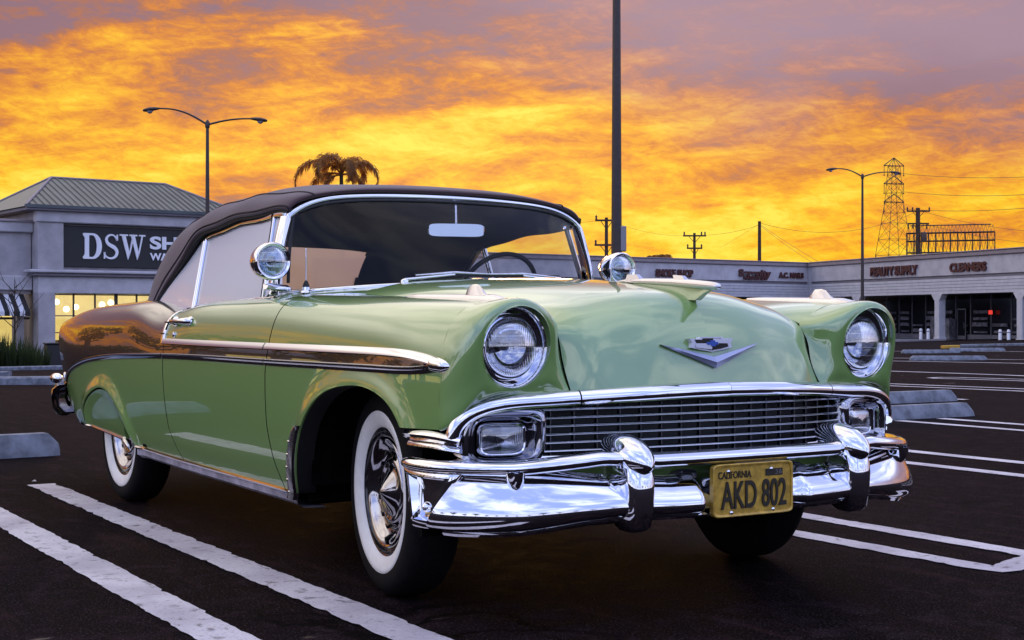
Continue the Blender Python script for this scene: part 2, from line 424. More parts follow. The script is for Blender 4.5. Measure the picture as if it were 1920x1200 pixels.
# ------------------------------------------------------------------ ground sheet
DS = [-1500, -500, -200, -80, -30, -10, 0, 6, 10, 12, 13, 14, 16, 18, 20, 23, 26, 30, 35, 40, 46, 52, 60, 68, 76, 84, 92, 100, 106, 112, 150, 300, 700, 2000]
ES = [-2000, -700, -300, -150, -90, -60, -45, -36, -30, -25, -21, -17, -13, -10, -7, -4, -2, 0, 2, 4, 7, 10, 13, 17, 21, 25, 30, 36, 45, 60, 90, 150, 300, 700, 2000]
mb = MB(); mb.grid([[tuple((CAM * [1, 1, 0] + FW * d + RT * e) + np.array([0, 0, gz(e, d)])) for e in ES] for d in DS])
tag(mb.build('parking_lot', 'asphalt', None, 60), kind='structure')

# ------------------------------------------------------------------ stall lines: hairpin pairs along x
def ragged(pts, wd, jit=.008, seed=0, step=.03):
    """ribbon of paint along a polyline with uneven edges"""
    rg = random.Random(seed); P = [np.array(p, float) for p in pts]; out = []
    for a, b in zip(P[:-1], P[1:]):
        n = max(1, int(np.linalg.norm(b - a) / step)); out += [a + (b - a) * k / n for k in range(n)]
    out.append(P[-1]); L = []; j1 = j2 = 0
    for k, p in enumerate(out):
        t = out[min(k + 1, len(out) - 1)] - out[max(k - 1, 0)]; t /= np.linalg.norm(t); nrm = np.array([-t[1], t[0]])
        j1 = .5 * j1 + rg.uniform(-jit, jit) * .5 - (rg.random() < .06) * .010; j2 = .5 * j2 + rg.uniform(-jit, jit) * .5 - (rg.random() < .06) * .010
        a = p + nrm * (wd / 2 + j1); b = p - nrm * (wd / 2 + j2)
        L.append([(a[0], a[1], ground_at(a[0], a[1]) + .004), (b[0], b[1], ground_at(b[0], b[1]) + .004)])
    return L
def stall_line(name, pts, wd, seed, label, group=None, step=.03, jit=.008):
    mb = MB(); mb.grid(ragged(pts, wd, jit, seed, step)); o = mb.build(name, 'road_paint', None, 0)
    return tag(o, label, 'parking line', group)
def hairpin(y1, y2, x0, x1):
    """two long lines joined by a rounded end at x1"""
    c = (y1 + y2) / 2; r = (y2 - y1) / 2
    return [(x0, y1), (x1 - r, y1)] + [(x1 - r + r * math.sin(a), c - r * math.cos(a)) for a in np.linspace(.3, math.pi - .3, 6)] + [(x1 - r, y2), (x0, y2)]
stall_line('stall_line', [(-3.86, -1.00), (-2.6, -1.015), (-1.2, -1.02), (.2, -1.02), (1.3, -1.03)], .150, 1, 'worn white line on the asphalt nearest the whitewall tyres')
stall_line('stall_line', [(-3.9, -1.49), (-2.2, -1.485), (-.6, -1.49), (1.4, -1.50)], .155, 2, 'white line running off the bottom left corner of the picture')
stall_line('stall_line', [(-4.1, 1.30), (.70, 1.30), (.75, 1.315), (.745, 1.36), (.64, 1.68), (.60, 1.70), (-4.1, 1.75)], .125, 3, 'white hairpin stall line at the lower right, turning back at its end')
k = 0
FARLAB = ['second white hairpin stall line beyond the right front tyre', 'third white hairpin stall line, ending under the nearest wheel stop', 'fourth white hairpin stall line behind the nearest wheel stop', 'fifth white hairpin stall line, thin in the distance']
for k in range(4):
    c = 4.30 + 2.76 * k; stall_line('stall_line', hairpin(c - .31 + .04 * k, c + .31 - .04 * k, -4.9, .75), .13, 10 + k, FARLAB[k], 'stall lines of the near row', step=.25, jit=.006)
FAR2 = ['white hairpin line of the far row right behind the headlight', 'white hairpin line of the far row above the two wheel stops', 'white hairpin line of the far row, third from the car', 'white hairpin line of the far row, fourth from the car', 'white hairpin line of the far row, farthest']
for k in range(5):
    c = 9.82 + 2.76 * k; stall_line('stall_line', [(-7.0 - .0, c - .28), (-11.9, c - .28), (-12.15, c - .14), (-12.15, c + .14), (-11.9, c + .28), (-7.0, c + .28)], .13, 30 + k, FAR2[k], 'stall lines of the far row', step=.5, jit=.006)
for k, (px, d, L_) in enumerate(((1700, 27, 9), (1850, 33, 9), (1680, 40, 14), (1860, 48, 12))):
    a = W(px, d); b = a + Vector((-.98, .18, 0)) * L_ * .5; a2 = a - Vector((-.98, .18, 0)) * L_ * .5
    stall_line('stall_line', [(a2.x, a2.y), (b.x, b.y)], .16, 60 + k, ('faint white line across the far lot, nearest of four', 'faint white line across the far lot at the right edge, second of four', 'faint white line across the far lot, third of four', 'faint white line across the far lot nearest the arcade')[k], 'faint far lines', step=1.5, jit=.005)

# ------------------------------------------------------------------ wheel stops and kerbs
def stop_mesh(L, w_=.17, h=.125):
    mb = MB(); pr = [(-w_ / 2, 0), (-w_ / 2 + .012, h * .55), (-w_ / 2 + .045, h), (w_ / 2 - .045, h), (w_ / 2 - .012, h * .55), (w_ / 2, 0)]
    P = []
    for t, k in ((-L / 2, .55), (-L / 2 + .07, 1), (-L / 6, 1), (L / 6, 1.0), (L / 2 - .07, 1), (L / 2, .55)):
        P.append([(a * (1 if k == 1 else .9), t, b * k) for a, b in pr])
    mb.grid(P); n = len(pr); mb.f += [tuple(range(n)), tuple(len(mb.v) - n + j for j in range(n))[::-1]]; mb.m += [0, 0]
    return mb
def wheel_stop(x, y, L, rz, label, h=.125, w_=.17):
    o = stop_mesh(L, w_, h).build('wheel_stop', 'concrete', None, 25); o.location = (x, y, ground_at(x, y)); o.rotation_euler = (0, 0, rz)
    return tag(o, label, 'wheel stop', 'concrete wheel stops')
wheel_stop(-5.08, 6.98, 1.85, 0, 'long grey concrete wheel stop just right of the car, nearer of two', .125, .19)
wheel_stop(-6.98, 8.92, 1.85, 0, 'grey concrete wheel stop just right of the car, farther of two', .125, .19)
wheel_stop(-5.55, -1.40, 1.85, R(5), 'grey concrete wheel stop at the left edge behind the rear tyre', .15, .20)
p = W(1778, 36); wheel_stop(p.x, p.y, 1.9, VIEW_RZ + R(90), 'small pale wheel stop alone in the middle of the right lot', .12, .2)
p = W(1745, 47); wheel_stop(p.x, p.y, 1.9, VIEW_RZ + R(90), 'distant pale wheel stop below the arcade column', .12, .2)
p = W(1832, 49); wheel_stop(p.x, p.y, 1.9, VIEW_RZ + R(92), 'distant pale wheel stop below the shop door', .12, .2)
def kerb(name, px0, d0, px1, d1, h, wd, m, label, cat='kerb'):
    a, b = W(px0, d0), W(px1, d1); n = 12; mb = MB(); t = (b - a); t.z = 0; L = t.length; t.normalize(); nr = Vector((t.y, -t.x, 0))
    P = []
    for k in range(n + 1):
        q = a + (b - a) * (k / n); z = ground_at(q.x, q.y); P.append([(q.x + nr.x * o, q.y + nr.y * o, z + zz) for o, zz in ((-wd / 2, -.05), (-wd / 2, h * .8), (-wd / 2 + .03, h), (wd / 2 - .03, h), (wd / 2, h * .8), (wd / 2, -.05))])
    mb.grid(P); n6 = 6; mb.f += [tuple(range(6)), tuple(len(mb.v) - 6 + j for j in range(6))[::-1]]; mb.m += [0, 0]
    return tag(mb.build(name, m, None, 30), label, cat)
kerb('kerb', -300, 25.5, 150, 24.5, .15, .30, 'concrete', 'pale concrete kerb across the lot left of the rear bumper')
kerb('kerb', -300, 36, 18, 36, .13, .35, 'concrete', 'short pale kerb end at the left edge before the shop')
kerb('kerb', -300, 52, 230, 53, .15, .4, 'concrete', 'long kerb in front of the shop planting at the left')
kerb('kerb', 1200, 97, 1772, 96, .12, .3, 'stucco_dark', 'dark kerb along the arcade walk')
kerb('kerb', 1766, 58, 1798, 58, .12, .3, 'kerb_yellow', 'short yellow painted kerb before the arcade')
kerb('kerb', 1800, 62, 2100, 60, .10, .3, 'concrete', 'pale kerb at the far right before the arcade')
for k, (x, y, s_) in enumerate(((-3.3, -1.95, .05), (-4.0, -1.02, .035), (.35, 2.02, .04), (.2, .4 - 1.9, .03), (.30, -1.75, .03))):
    mb = MB(); mb.add([(0, 0, .006), (s_, .2 * s_, .012), (.9 * s_, .6 * s_, .008), (.1 * s_, .5 * s_, .016)], [(0, 1, 2, 3)]); o = mb.build('paper_scrap', 'litter', None, 0); o.location = (x, y, ground_at(x, y)); tag(o, ('pale scrap of litter left of the rear tyre', 'tiny pale scrap at the end of the line beside the rear tyre', 'tiny pale scrap below the hairpin line at the right', 'tiny pale scrap on the dark asphalt between the left lines', 'tiny pale scrap at the lower left before the front tyre')[k], 'litter', 'litter on the asphalt')

# ------------------------------------------------------------------ the shoe shop at the left
A0, A1 = W(72, 71.3), W(440, 77.6); A0.z = A1.z = 0
fx = (A1 - A0).normalized(); shop_rz = math.atan2(fx.y, fx.x); SZ = -1.55; SW = (A1 - A0).length
shop = empty('shoe_shop', (A0.x, A0.y, SZ), shop_rz)
tag(shop, 'shoe shop with black DSW sign under a dark hipped metal roof', 'shop building')
def zz(py, px=115, d=72.0): return .922 + (603 - py) / 2698.04 * d - SZ   # height above the shop's ground of a photo row
def part(name, boxes, m, parent=shop, bev=0, sm=0):
    mb = MB()
    for c, dd in boxes: mb.box(c, dd, bev=bev)
    return mb.build(name, m, parent, sm)
H_e = zz(396); H_r = zz(342, d=77); zs0, zs1 = zz(506), zz(428); zl = zz(522); zw = zz(556)
PW = .85
# local x along the facade, y into the building, z up
part('pier', [((PW / 2, .4, zw / 2), (PW, .8, zw))], 'stucco', bev=.02); part('pier', [((SW - PW / 2, .4, zw / 2), (PW, .8, zw))], 'stucco', bev=.02)
part('lintel_band', [((SW / 2, .42, (zw + zl) / 2 - .03), (SW, .80, zl - zw - .06))], 'stucco_light', bev=.02)
part('ledge_moulding', [((SW / 2, .22, zl + .18), (SW + 1.0, 1.10, .16)), ], 'stucco_light', bev=.04)
part('ledge_cornice', [((SW / 2, .30, zl + .02), (SW + .6, .96, .16))], 'stucco_dark', bev=.03)
zc0 = zl + .26; part('tower_wall', [((SW / 2, 4.6, (zc0 + H_e) / 2), (SW - .1, 8.4, H_e - zc0))], 'stucco', bev=.02)
part('corner_pilaster', [((.62, .24, (zc0 + zs1 + .3) / 2), (1.3, .5, zs1 + .3 - zc0))], 'stucco', bev=.03); part('corner_pilaster', [((SW - .62, .24, (zc0 + zs1 + .3) / 2), (1.3, .5, zs1 + .3 - zc0))], 'stucco', bev=.03)
part('sign_head_band', [((SW / 2, .20, zs1 + .42), (SW + .2, .62, .62))], 'stucco_light', bev=.05)
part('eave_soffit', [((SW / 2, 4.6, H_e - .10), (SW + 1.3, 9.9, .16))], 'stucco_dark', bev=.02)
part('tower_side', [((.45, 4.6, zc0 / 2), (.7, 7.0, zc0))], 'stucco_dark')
sgn0 = 1.28; part('sign_board', [((sgn0 + (SW - 2.56) / 2, .30, (zs0 + zs1) / 2), (SW - 2.56, .16, zs1 - zs0))], 'sign_black', bev=.03)
# roof with standing seams
rf = MB(); ov = .75; x0, x1, y0, y1 = -ov, SW + ov, -.35, 9.6; rx0, rx1, ry = 2.2, SW - 2.0, 4.6
c4 = [(x0, y0, H_e), (x1, y0, H_e), (x1, y1, H_e), (x0, y1, H_e)]; r2 = [(rx0, ry, H_r), (rx1, ry, H_r)]
rf.add(c4 + r2, [(0, 1, 5, 4), (1, 2, 5), (2, 3, 4, 5), (3, 0, 4), (3, 2, 1, 0)])
roof = rf.build('hip_roof', 'roof_metal', shop, 0)
n_ = 34
for k in range(1, n_):
    xb = x0 + (x1 - x0) * k / n_
    t = 1.0
    if xb < rx0: t = (xb - x0) / (rx0 - x0)
    elif xb > rx1: t = (x1 - xb) / (x1 - rx1)
    mb = MB(); a = Vector((xb, y0, H_e)); b = Vector((xb, y0 + (ry - y0) * t, H_e + (H_r - H_e) * t)); 
    mb.tube([a + Vector((0, 0, .03)), b + Vector((0, 0, .03))], .035, 4); mb.build('roof_seam', 'roof_metal', roof, 0)
for a, b in (((x0, y0, H_e), (rx0, ry, H_r)), ((rx1, ry, H_r), (x1, y0, H_e)), ((rx0, ry, H_r), (rx1, ry, H_r)), ((x0, y1, H_e), (rx0, ry, H_r))):
    mb = MB(); mb.tube([Vector(a) + Vector((0, 0, .03)), Vector(b) + Vector((0, 0, .03))], .06, 6); mb.build('ridge_cap', 'cornice', roof, 0)
mb = MB(); mb.box((SW / 2, y0 - .02, H_e + .02), (x1 - x0, .12, .16)); mb.build('gutter', 'roof_metal', roof, 0)
# serif letters of the big sign, drawn as outlines
def letters(parent):
    zb = zz(490); zt = zz(441); h = zt - zb; y = .215; dpt = (0, -.07, 0); S_ = h
    def P(pts, x): return [(x + a * S_, y, zb + b * S_) for a, b in pts]
    D_out = [(0, 0), (.40, 0)] + [(.40 + .36 * math.sin(a), .5 - .5 * math.cos(a)) for a in np.linspace(.12, math.pi - .12, 16)] + [(.40, 1), (0, 1), (0, .94), (.08, .92), (.08, .08), (0, .06)]
    D_in = [(.25, .08), (.38, .08)] + [(.38 + .18 * math.sin(a), .5 - .42 * math.cos(a)) for a in np.linspace(.15, math.pi - .15, 12)] + [(.38, .92), (.25, .92)]
    mb = MB()
    def ring(outer, inner, x):   # letter with a counter: bridge quads between resampled loops
        def rs(L, n): L = np.array(L + [L[0]]); d = np.concatenate([[0], np.cumsum(np.linalg.norm(np.diff(L, axis=0), axis=1))]); q = np.linspace(0, d[-1], n + 1)[:-1]; return np.stack([np.interp(q, d, L[:, i]) for i in (0, 1)], -1)
        n = 72; c = np.mean(inner, axis=0)
        an = np.linspace(-math.pi, math.pi, n + 1)[:-1]
        def ray(L):
            L = np.array(L); out = []
            for a in an:
                u = np.array([math.cos(a), math.sin(a)]); best = None
                for i in range(len(L)):
                    p, q = L[i] - c, L[(i + 1) % len(L)] - c; den = u[0] * (q - p)[1] - u[1] * (q - p)[0]
                    if abs(den) < 1e-9: continue
                    t = (p[0] * (q - p)[1] - p[1] * (q - p)[0]) / den; s_ = (p[0] * u[1] - p[1] * u[0]) / den
                    if t > 0 and -1e-6 <= s_ <= 1 + 1e-6 and (best is None or t > best): best = t
                out.append(c + u * (best or .1))
            return out
        A, B = P(ray(outer), x), P(ray(inner), x); A = np.array(A); B = np.array(B); f = np.array(dpt)
        mb.grid(np.stack([A, A + f, B + f, B]), cv=True)
    ring(D_out, D_in, sgn0 + 1.02); mb.build('sign_letter', 'sign_white', parent, 0)
    def stroke_S(x, s_, base):
        m_ = MB(); c = [(.56, .74), (.50, .86), (.38, .955), (.24, .94), (.14, .84), (.13, .72), (.20, .61), (.33, .53), (.46, .45), (.54, .34), (.54, .21), (.45, .09), (.30, .045), (.16, .08), (.07, .17), (.05, .28)]
        pts = curve([(a, b, 0) for a, b in c], 60); wd = np.interp(np.linspace(0, 1, 60), [0, .12, .35, .5, .65, .88, 1], [.05, .06, .11, .15, .11, .06, .05]); Q = []
        for k in range(60):
            t = pts[min(k + 1, 59)] - pts[max(k - 1, 0)]; t /= np.linalg.norm(t); n = np.array([-t[1], t[0], 0])
            l, r_ = pts[k] + n * wd[k] / 2, pts[k] - n * wd[k] / 2; g = lambda p, yy: (x + p[0] * s_, yy, base + p[1] * s_)
            Q.append([g(l, y), g(l, y - .07), g(r_, y - .07), g(r_, y)])
        m_.grid(Q, cv=True); m_.prism([(x + a * s_, y, base + b * s_) for a, b in [(.52, .74), (.59, .74), (.59, .98), (.54, .98)]], dpt); m_.prism([(x + a * s_, y, base + b * s_) for a, b in [(.02, .02), (.07, .02), (.09, .28), (.02, .28)]], dpt)
        m_.build('sign_letter', 'sign_white', parent, 0)
    stroke_S(sgn0 + 1.02 + .82 * S_, S_, zb)
    m_ = MB(); xw = sgn0 + 1.02 + 1.48 * S_
    for poly in ([(.08, .95), (.24, .95), (.42, .20), (.34, 0)], [(.34, 0), (.42, .20), (.56, .80), (.52, .95)][::-1], [(.46, .95), (.62, .95), (.80, .20), (.72, 0)], [(.72, 0), (.80, .20), (.96, .95), (.90, .95)], [(.0, .94), (.34, .94), (.34, 1.0), (.0, 1.0)], [(.40, .94), (.72, .94), (.72, 1.0), (.40, 1.0)], [(.80, .94), (1.06, .94), (1.06, 1.0), (.80, 1.0)]):
        m_.prism([(xw + a * S_, y, zb + b * S_) for a, b in poly], dpt)
    m_.build('sign_letter', 'sign_white', parent, 0)
    return xw + 1.25 * S_, zb, S_
XW, ZBL, SL = letters(shop)
SHOPTEXT = (XW, ZBL, SL)
# lit shop window under the band: panes, mullions, globe lamps inside
part('lit_interior', [((SW / 2, 5.0, zw / 2), (SW - 2 * PW, .1, zw))], 'store_light')
part('interior_ceiling', [((SW / 2, 2.9, zw + .02), (SW - 2 * PW, 4.2, .05))], 'stucco_light')
nb = 8; bw = (SW - 2 * PW) / nb
for k in range(nb + 1): part('mullion', [((PW + k * bw, .55, zw / 2), (.07 if k % 3 else .16, .10, zw))], 'post_dark')
for z in (.9, 1.75, 2.6, zw - .06): part('transom', [((SW / 2, .555, z), (SW - 2 * PW, .08, .05))], 'post_dark')
for k in range(nb): part('window_pane', [((PW + (k + .5) * bw, .56, zw / 2), (bw - .08, .012, zw - .1))], 'store_glass')
for k in range(10):
    mb = MB(); mb.lathe([(.001, .16), (.10, .13), (.16, .04), (.16, -.05), (.09, -.13), (.001, -.15)], c=(PW + .6 + .86 * k, 1.6 + (k * 7 % 5) * .5, zw - .42 - (k * 3 % 4) * .12), n=12); mb.build('globe_lamp', 'globe_light', shop, 60)
for k in range(7): part('shelf_display', [((PW + .7 + 1.2 * k, 4.2, .65), (.8, .5, 1.1 + .25 * (k % 3)))], 'goods', bev=.03)
# lower wing to the left of the tower
LW = 9.0
part('wing_wall', [((-LW / 2, 1.5, (zz(557) + zz(440)) / 2), (LW, .8, zz(440) - zz(557)))], 'stucco', bev=.02)
part('wing_parapet', [((-LW / 2, 1.42, zz(432)), (LW + .1, 1.1, .55))], 'stucco_light', bev=.05); part('wing_coping', [((-LW / 2, 1.42, zz(421)), (LW + .2, 1.3, .14))], 'cornice', bev=.03)
part('wing_band', [((-LW / 2, 1.35, zz(537)), (LW, 1.0, .72))], 'stucco_light', bev=.04)
part('wing_lit_interior', [((-LW / 2, 4.2, zz(600) / 2), (LW, .1, zz(590)))], 'store_light')
part('wing_pier', [((-.55, 1.45, zz(560) / 2), (.35, .8, zz(560)))], 'stucco'); part('wing_frame', [((-LW / 2, 1.40, zz(603)), (LW, .1, .12))], 'post_dark'); part('wing_frame', [((-2.6, 1.40, zz(603) / 2), (.1, .1, zz(603)))], 'post_dark'); part('wing_frame', [((-4.9, 1.40, zz(603) / 2), (.1, .1, zz(603)))], 'post_dark')
part('wing_pane', [((-LW / 2, 1.42, zz(603) / 2), (LW - .2, .012, zz(603) - .1))], 'store_glass')
for k in range(5): part('shoe_rack', [((-1.1 - 1.5 * k, 3.6, .75), (.9, .4, 1.0 + .3 * (k % 2)))], 'goods', bev=.03)
aw = empty('awning', (0, 0, 0), parent=shop); na = 20; za, zb_ = zz(558), zz(598)
for k in range(na):
    xa = -.42 - k * .25; mb = MB(); mb.add([(xa, 1.0, za), (xa - .25, 1.0, za), (xa - .25, -.05, zb_ + .20), (xa, -.05, zb_ + .20), (xa, -.06, zb_ - .02), (xa - .25, -.06, zb_ - .02)], [(0, 1, 2, 3), (3, 2, 5, 4)]); mb.build('awning_stripe', 'awning_black' if k % 2 == 0 else 'awning_white', aw, 0)
mb = MB(); mb.add([(-.45, 1.0, za), (-.45, -.05, zb_ + .20), (-.45, -.06, zb_ - .02), (-.45, 1.0, zb_)], [(0, 1, 2, 3)]); mb.build('awning_cheek', 'awning_black', aw, 0)
# litter bin, planting in front
bpos = W(100, 69.5); mb = MB(); mb.box((0, 0, .55), (.75, .6, 1.1), bev=.05); mb.box((0, 0, 1.13), (.82, .66, .08), bev=.03); o = mb.build('litter_bin', 'sign_black', None, 0); o.location = bpos; o.rotation_euler.z = shop_rz; tag(o, 'black square litter bin at the foot of the shop pier', 'bin')
def leafy(mb, c, rx, rz_, n, size, rg, mi=0, up=.3):
    for _ in range(n):
        a = rg.uniform(0, 2 * math.pi); u = rg.uniform(-1, 1); r_ = rg.random() ** .45; q = math.sqrt(1 - u * u)
        p = Vector((c[0] + rx * r_ * q * math.cos(a), c[1] + rx * r_ * q * math.sin(a), c[2] + rz_ * r_ * u)); s_ = size * rg.uniform(.6, 1.3)
        d1 = Vector((rg.uniform(-1, 1), rg.uniform(-1, 1), rg.uniform(-1, 1))).normalized(); d2 = d1.cross(Vector((rg.uniform(-1, 1), rg.uniform(-1, 1), rg.uniform(-1, 1)))).normalized()
        mb.add([p - d1 * s_, p + d2 * s_ * .45, p + d1 * s_, p - d2 * s_ * .45], [(0, 1, 2, 3)], mi)
rg = random.Random(3)
SHRUB = []
for v in range(3):
    mb = MB()
    for _ in range(150):
        a = rg.uniform(0, 6.28); r_ = rg.uniform(0, .55); h = rg.uniform(.7, 1.7); x, y = r_ * math.cos(a), r_ * math.sin(a); ln = rg.uniform(.05, .3); wd = rg.uniform(.02, .05); b = rg.uniform(0, 6.28)
        dx, dy = math.cos(b) * wd, math.sin(b) * wd; tx, ty = x + math.cos(a) * ln, y + math.sin(a) * ln
        mb.add([(x - dx, y - dy, 0), (x + dx, y + dy, 0), (tx + dx * .6, ty + dy * .6, h * .7), (tx + math.cos(a) * ln * .6, ty + math.sin(a) * ln * .6, h)], [(0, 1, 2, 3)])
    SHRUB.append(mb)
SHL = ['tall spiky dark shrub at the far left edge before the lit window', 'dark grassy shrub under the striped awning', 'dark grassy shrub in the middle of the lit window', 'dark grassy shrub left of the shop pier', 'dark grassy shrub at the foot of the shop pier', 'low dark shrub beside the litter bin']
for k in range(6):
    p = W(-4 + 17 * k, 63.5 + (k % 2) * 1.2); o = SHRUB[k % 3].build('shrub', 'leaf_dark', None, 0); o.location = p; s_ = (.95, .8, .85, .75, .62, .55)[k]; o.scale = (s_, s_, s_ * 1.1); o.rotation_euler.z = k * 1.3; tag(o, SHL[k], 'shrub', 'shrubs before the shoe shop')
# thin bare tree in front of the lit window
bt = empty('bare_tree', W(27, 64.5)); tag(bt, 'thin bare sapling standing before the lit shop window', 'tree')
mb = MB(); mb.tube([(0, 0, 0), (.03, 0, 1.2), (-.04, .02, 2.6), (.05, 0, 4.0)], [.06, .05, .035, .012], 8); mb.build('trunk', 'bark', bt, 50)
rg = random.Random(5)
for k in range(12):
    z0 = 1.4 + k * .2; a = k * 2.4; L_ = rg.uniform(.9, 1.7) * (1 - k * .03); mb = MB(); p0 = Vector((0, 0, z0)); p1 = p0 + Vector((math.cos(a) * L_ * .5, math.sin(a) * L_ * .5, L_ * .45)); p2 = p1 + Vector((math.cos(a + .4) * L_ * .4, math.sin(a + .4) * L_ * .4, L_ * .5))
    mb.tube([p0, p1, p2], [.022, .014, .005], 5); mb.tube([p1, p1 + Vector((math.cos(a - .9) * L_ * .4, math.sin(a - .9) * L_ * .4, L_ * .35))], [.01, .004], 4); mb.build('branch', 'bark', bt, 50)

# ------------------------------------------------------------------ the strip mall at the right: two wings meeting in a corner
ZT = 5.32; MZ = -.72; ZF = 3.80; ZS = 2.57
K = W(1515, 115, 0); Re = W(2040, 84.5, 0); Le = W(720, 92.5, 0)
def wing(name, a, b, label, cols, ncol0, flipn):
    t = (b - a); t.z = 0; L = t.length; t.normalize(); nr = Vector((t.y, -t.x, 0))
    if nr.dot(Vector((CAM[0], CAM[1], 0)) - a) < 0: nr = -nr
    root = empty(name, (a.x, a.y, MZ), math.atan2(t.y, t.x)); sg = 1 if nr.dot(Vector((-t.y, t.x, 0))) > 0 else -1
    tag(root, label, 'shop building')
    def bx(nm, x0, x1, y0, y1, z0, z1, m, bev=0, par=None):
        mb = MB(); ya, yb = sorted((sg * y0, sg * y1)); mb.box(((x0 + x1) / 2, (ya + yb) / 2, (z0 + z1) / 2), (x1 - x0, yb - ya, z1 - z0), bev=bev); return mb.build(nm, m, par or root, 0)
    h = lambda z: z - MZ
    bx('fascia', 0, L, -.35, 0, h(ZF) + .02, h(ZT) - .30, 'stucco_light', .02)
    bx('coping', -.1, L + .1, -.5, .14, h(ZT) - .30, h(ZT), 'cornice', .05); bx('coping_cap', -.1, L + .1, -.55, .20, h(ZT) - .002, h(ZT) + .07, 'cornice', .02)
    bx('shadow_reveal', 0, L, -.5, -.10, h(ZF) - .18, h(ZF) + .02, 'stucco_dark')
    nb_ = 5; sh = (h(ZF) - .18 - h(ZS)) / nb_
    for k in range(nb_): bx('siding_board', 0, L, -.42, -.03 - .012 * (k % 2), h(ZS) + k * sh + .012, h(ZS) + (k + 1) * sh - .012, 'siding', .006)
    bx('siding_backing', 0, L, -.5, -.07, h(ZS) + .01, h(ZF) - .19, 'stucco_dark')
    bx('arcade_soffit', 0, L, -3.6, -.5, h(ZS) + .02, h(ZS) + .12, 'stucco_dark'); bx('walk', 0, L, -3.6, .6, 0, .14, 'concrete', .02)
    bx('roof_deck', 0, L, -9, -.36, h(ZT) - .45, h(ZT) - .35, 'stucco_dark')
    bx('back_wall', -3, L + 3, -4.2, -4.0, .14, h(ZT) - .46, 'store_dim')
    return root, L, sg, bx, h, t, nr, a
wr = wing('arcade_wing', K, Re, 'right arcade wing of the low shopping strip with white square columns', 0, 0, 0)
wl_ = wing('arcade_wing', Le, K, 'left wing of the low shopping strip, seen beyond the hood ornament', 0, 0, 0)
def along(wg, px):
    """distance along a wing's front at photo column px"""
    root, L, sg, bx, h, t, nr, a = wg; d = np.array([*(FW + RT * (px - 960) / 2698.04)])[:2]; A = np.array([[d[0], -t.x], [d[1], -t.y]]); s_ = np.linalg.solve(A, np.array([a.x - CAM[0], a.y - CAM[1]])); return float(s_[1])
def shopfront(wg, pxs, col_px, doors_px, seed):
    root, L, sg, bx, h, t, nr, a = wg; rg = random.Random(seed)
    for px in col_px:
        x = along(wg, px)
        bx('column', x - .27, x + .27, -.50, .04, .14, h(ZS) - .40, 'siding', .03); bx('column_base', x - .31, x + .31, -.54, .08, .14, .34, 'siding', .02)
        mb = MB(); zt = h(ZS) + .008; mb.prism([(x - .62, sg * .04, zt), (x + .62, sg * .04, zt), (x + .29, sg * .04, zt - .42), (x - .29, sg * .04, zt - .42)], (0, -sg * .5, 0)); mb.build('column_bracket', 'siding', root, 0)
    x = .3
    while x < L - 1:
        wd = rg.uniform(1.5, 2.3); x2 = min(x + wd, L - .2)
        bx('shop_pane', x + .05, x2 - .05, -3.62, -3.60, .55, h(ZS) - .3, 'dark_glass'); bx('shop_mullion', x - .04, x + .04, -3.66, -3.56, .14, h(ZS), 'alu'); bx('shop_sill', x + .04, x2 - .04, -3.66, -3.57, .14, .5, 'stucco_dark')
        if rg.random() < .65:
            for k in range(rg.randint(2, 4)): bx('window_goods', x + .2 + rg.uniform(0, .3), x2 - .3, -3.56, -3.45, .62 + k * .45, .62 + k * .45 + rg.uniform(.12, .3), 'goods', .02)
        x = x2
    for px in doors_px:
        x = along(wg, px); dr = bx('shop_door', x - .50, x + .50, -3.50, -3.42, .14, 2.35, 'dark_glass'); 
        for q in (-.50, .44): bx('door_stile', x + q, x + q + .07, -3.42, -3.38, .16, 2.33, 'alu', 0)
        bx('door_rail', x - .42, x + .42, -3.42, -3.385, 2.23, 2.33, 'alu'); bx('door_rail', x - .42, x + .42, -3.42, -3.385, .16, .42, 'alu'); bx('door_pull', x + .34, x + .38, -3.36, -3.33, .95, 1.35, 'alu')
shopfront(wr, None, (1606, 1757, 1912), (1725, 1865), 4); shopfront(wl_, None, (800, 930, 1060, 1200, 1330, 1440), (1270,), 9)
for wg, px, w_, h_ in ((wr, 1708, 1.0, 1.6), (wr, 1688, .9, 1.8)):
    x = along(wg, px); wg[3]('vending_machine', x - w_ / 2, x + w_ / 2, -3.4, -2.8, .14, h_, 'goods', .03)
wr[3]('corner_pier', -.55, .45, -.55, .03, .0, wr[4](ZT) - .31, 'stucco_light'); wr[3]('corner_coping', -.6, .5, -.6, .15, wr[4](ZT) - .29, wr[4](ZT) + .075, 'cornice')
x = along(wr, 1780); mb = MB(); mb.box((x, wr[2] * -3.3, 2.05), (.42, .05, .28), bev=.02); mb.build('neon_sign', 'neon_red', wr[0], 0)
for px in (1744, 1758, 1894, 1910):
    k = along(wr, px); root, L, sg, bx, h, t, nr, a = wr; p = a + t * k + nr * .75; b = empty('bollard', (p.x, p.y, MZ + .02)); mb = MB(); mb.lathe([(.11, 0), (.11, .82), (.09, .9), (.001, .93)], n=14); mb.build('bollard_post', 'sign_white', b, 50); mb = MB(); mb.lathe([(.113, .70), (.113, .76)], n=14); mb.build('bollard_band', 'alu', b, 0)
    tag(b, {1744: 'white bollard just left of the first arcade column', 1758: 'white bollard in front of the first arcade column', 1894: 'white bollard left of the rightmost column', 1910: 'white bollard in front of the rightmost column'}[px], 'bollard', 'white bollards at the arcade')
# ================================================================== THE CAR (x forward, front axle at x=0, y to its left, z up)
car = empty('convertible_car')
tag(car, 'pale green vintage convertible with dark soft top and gold licence plate, on the lot', 'car')

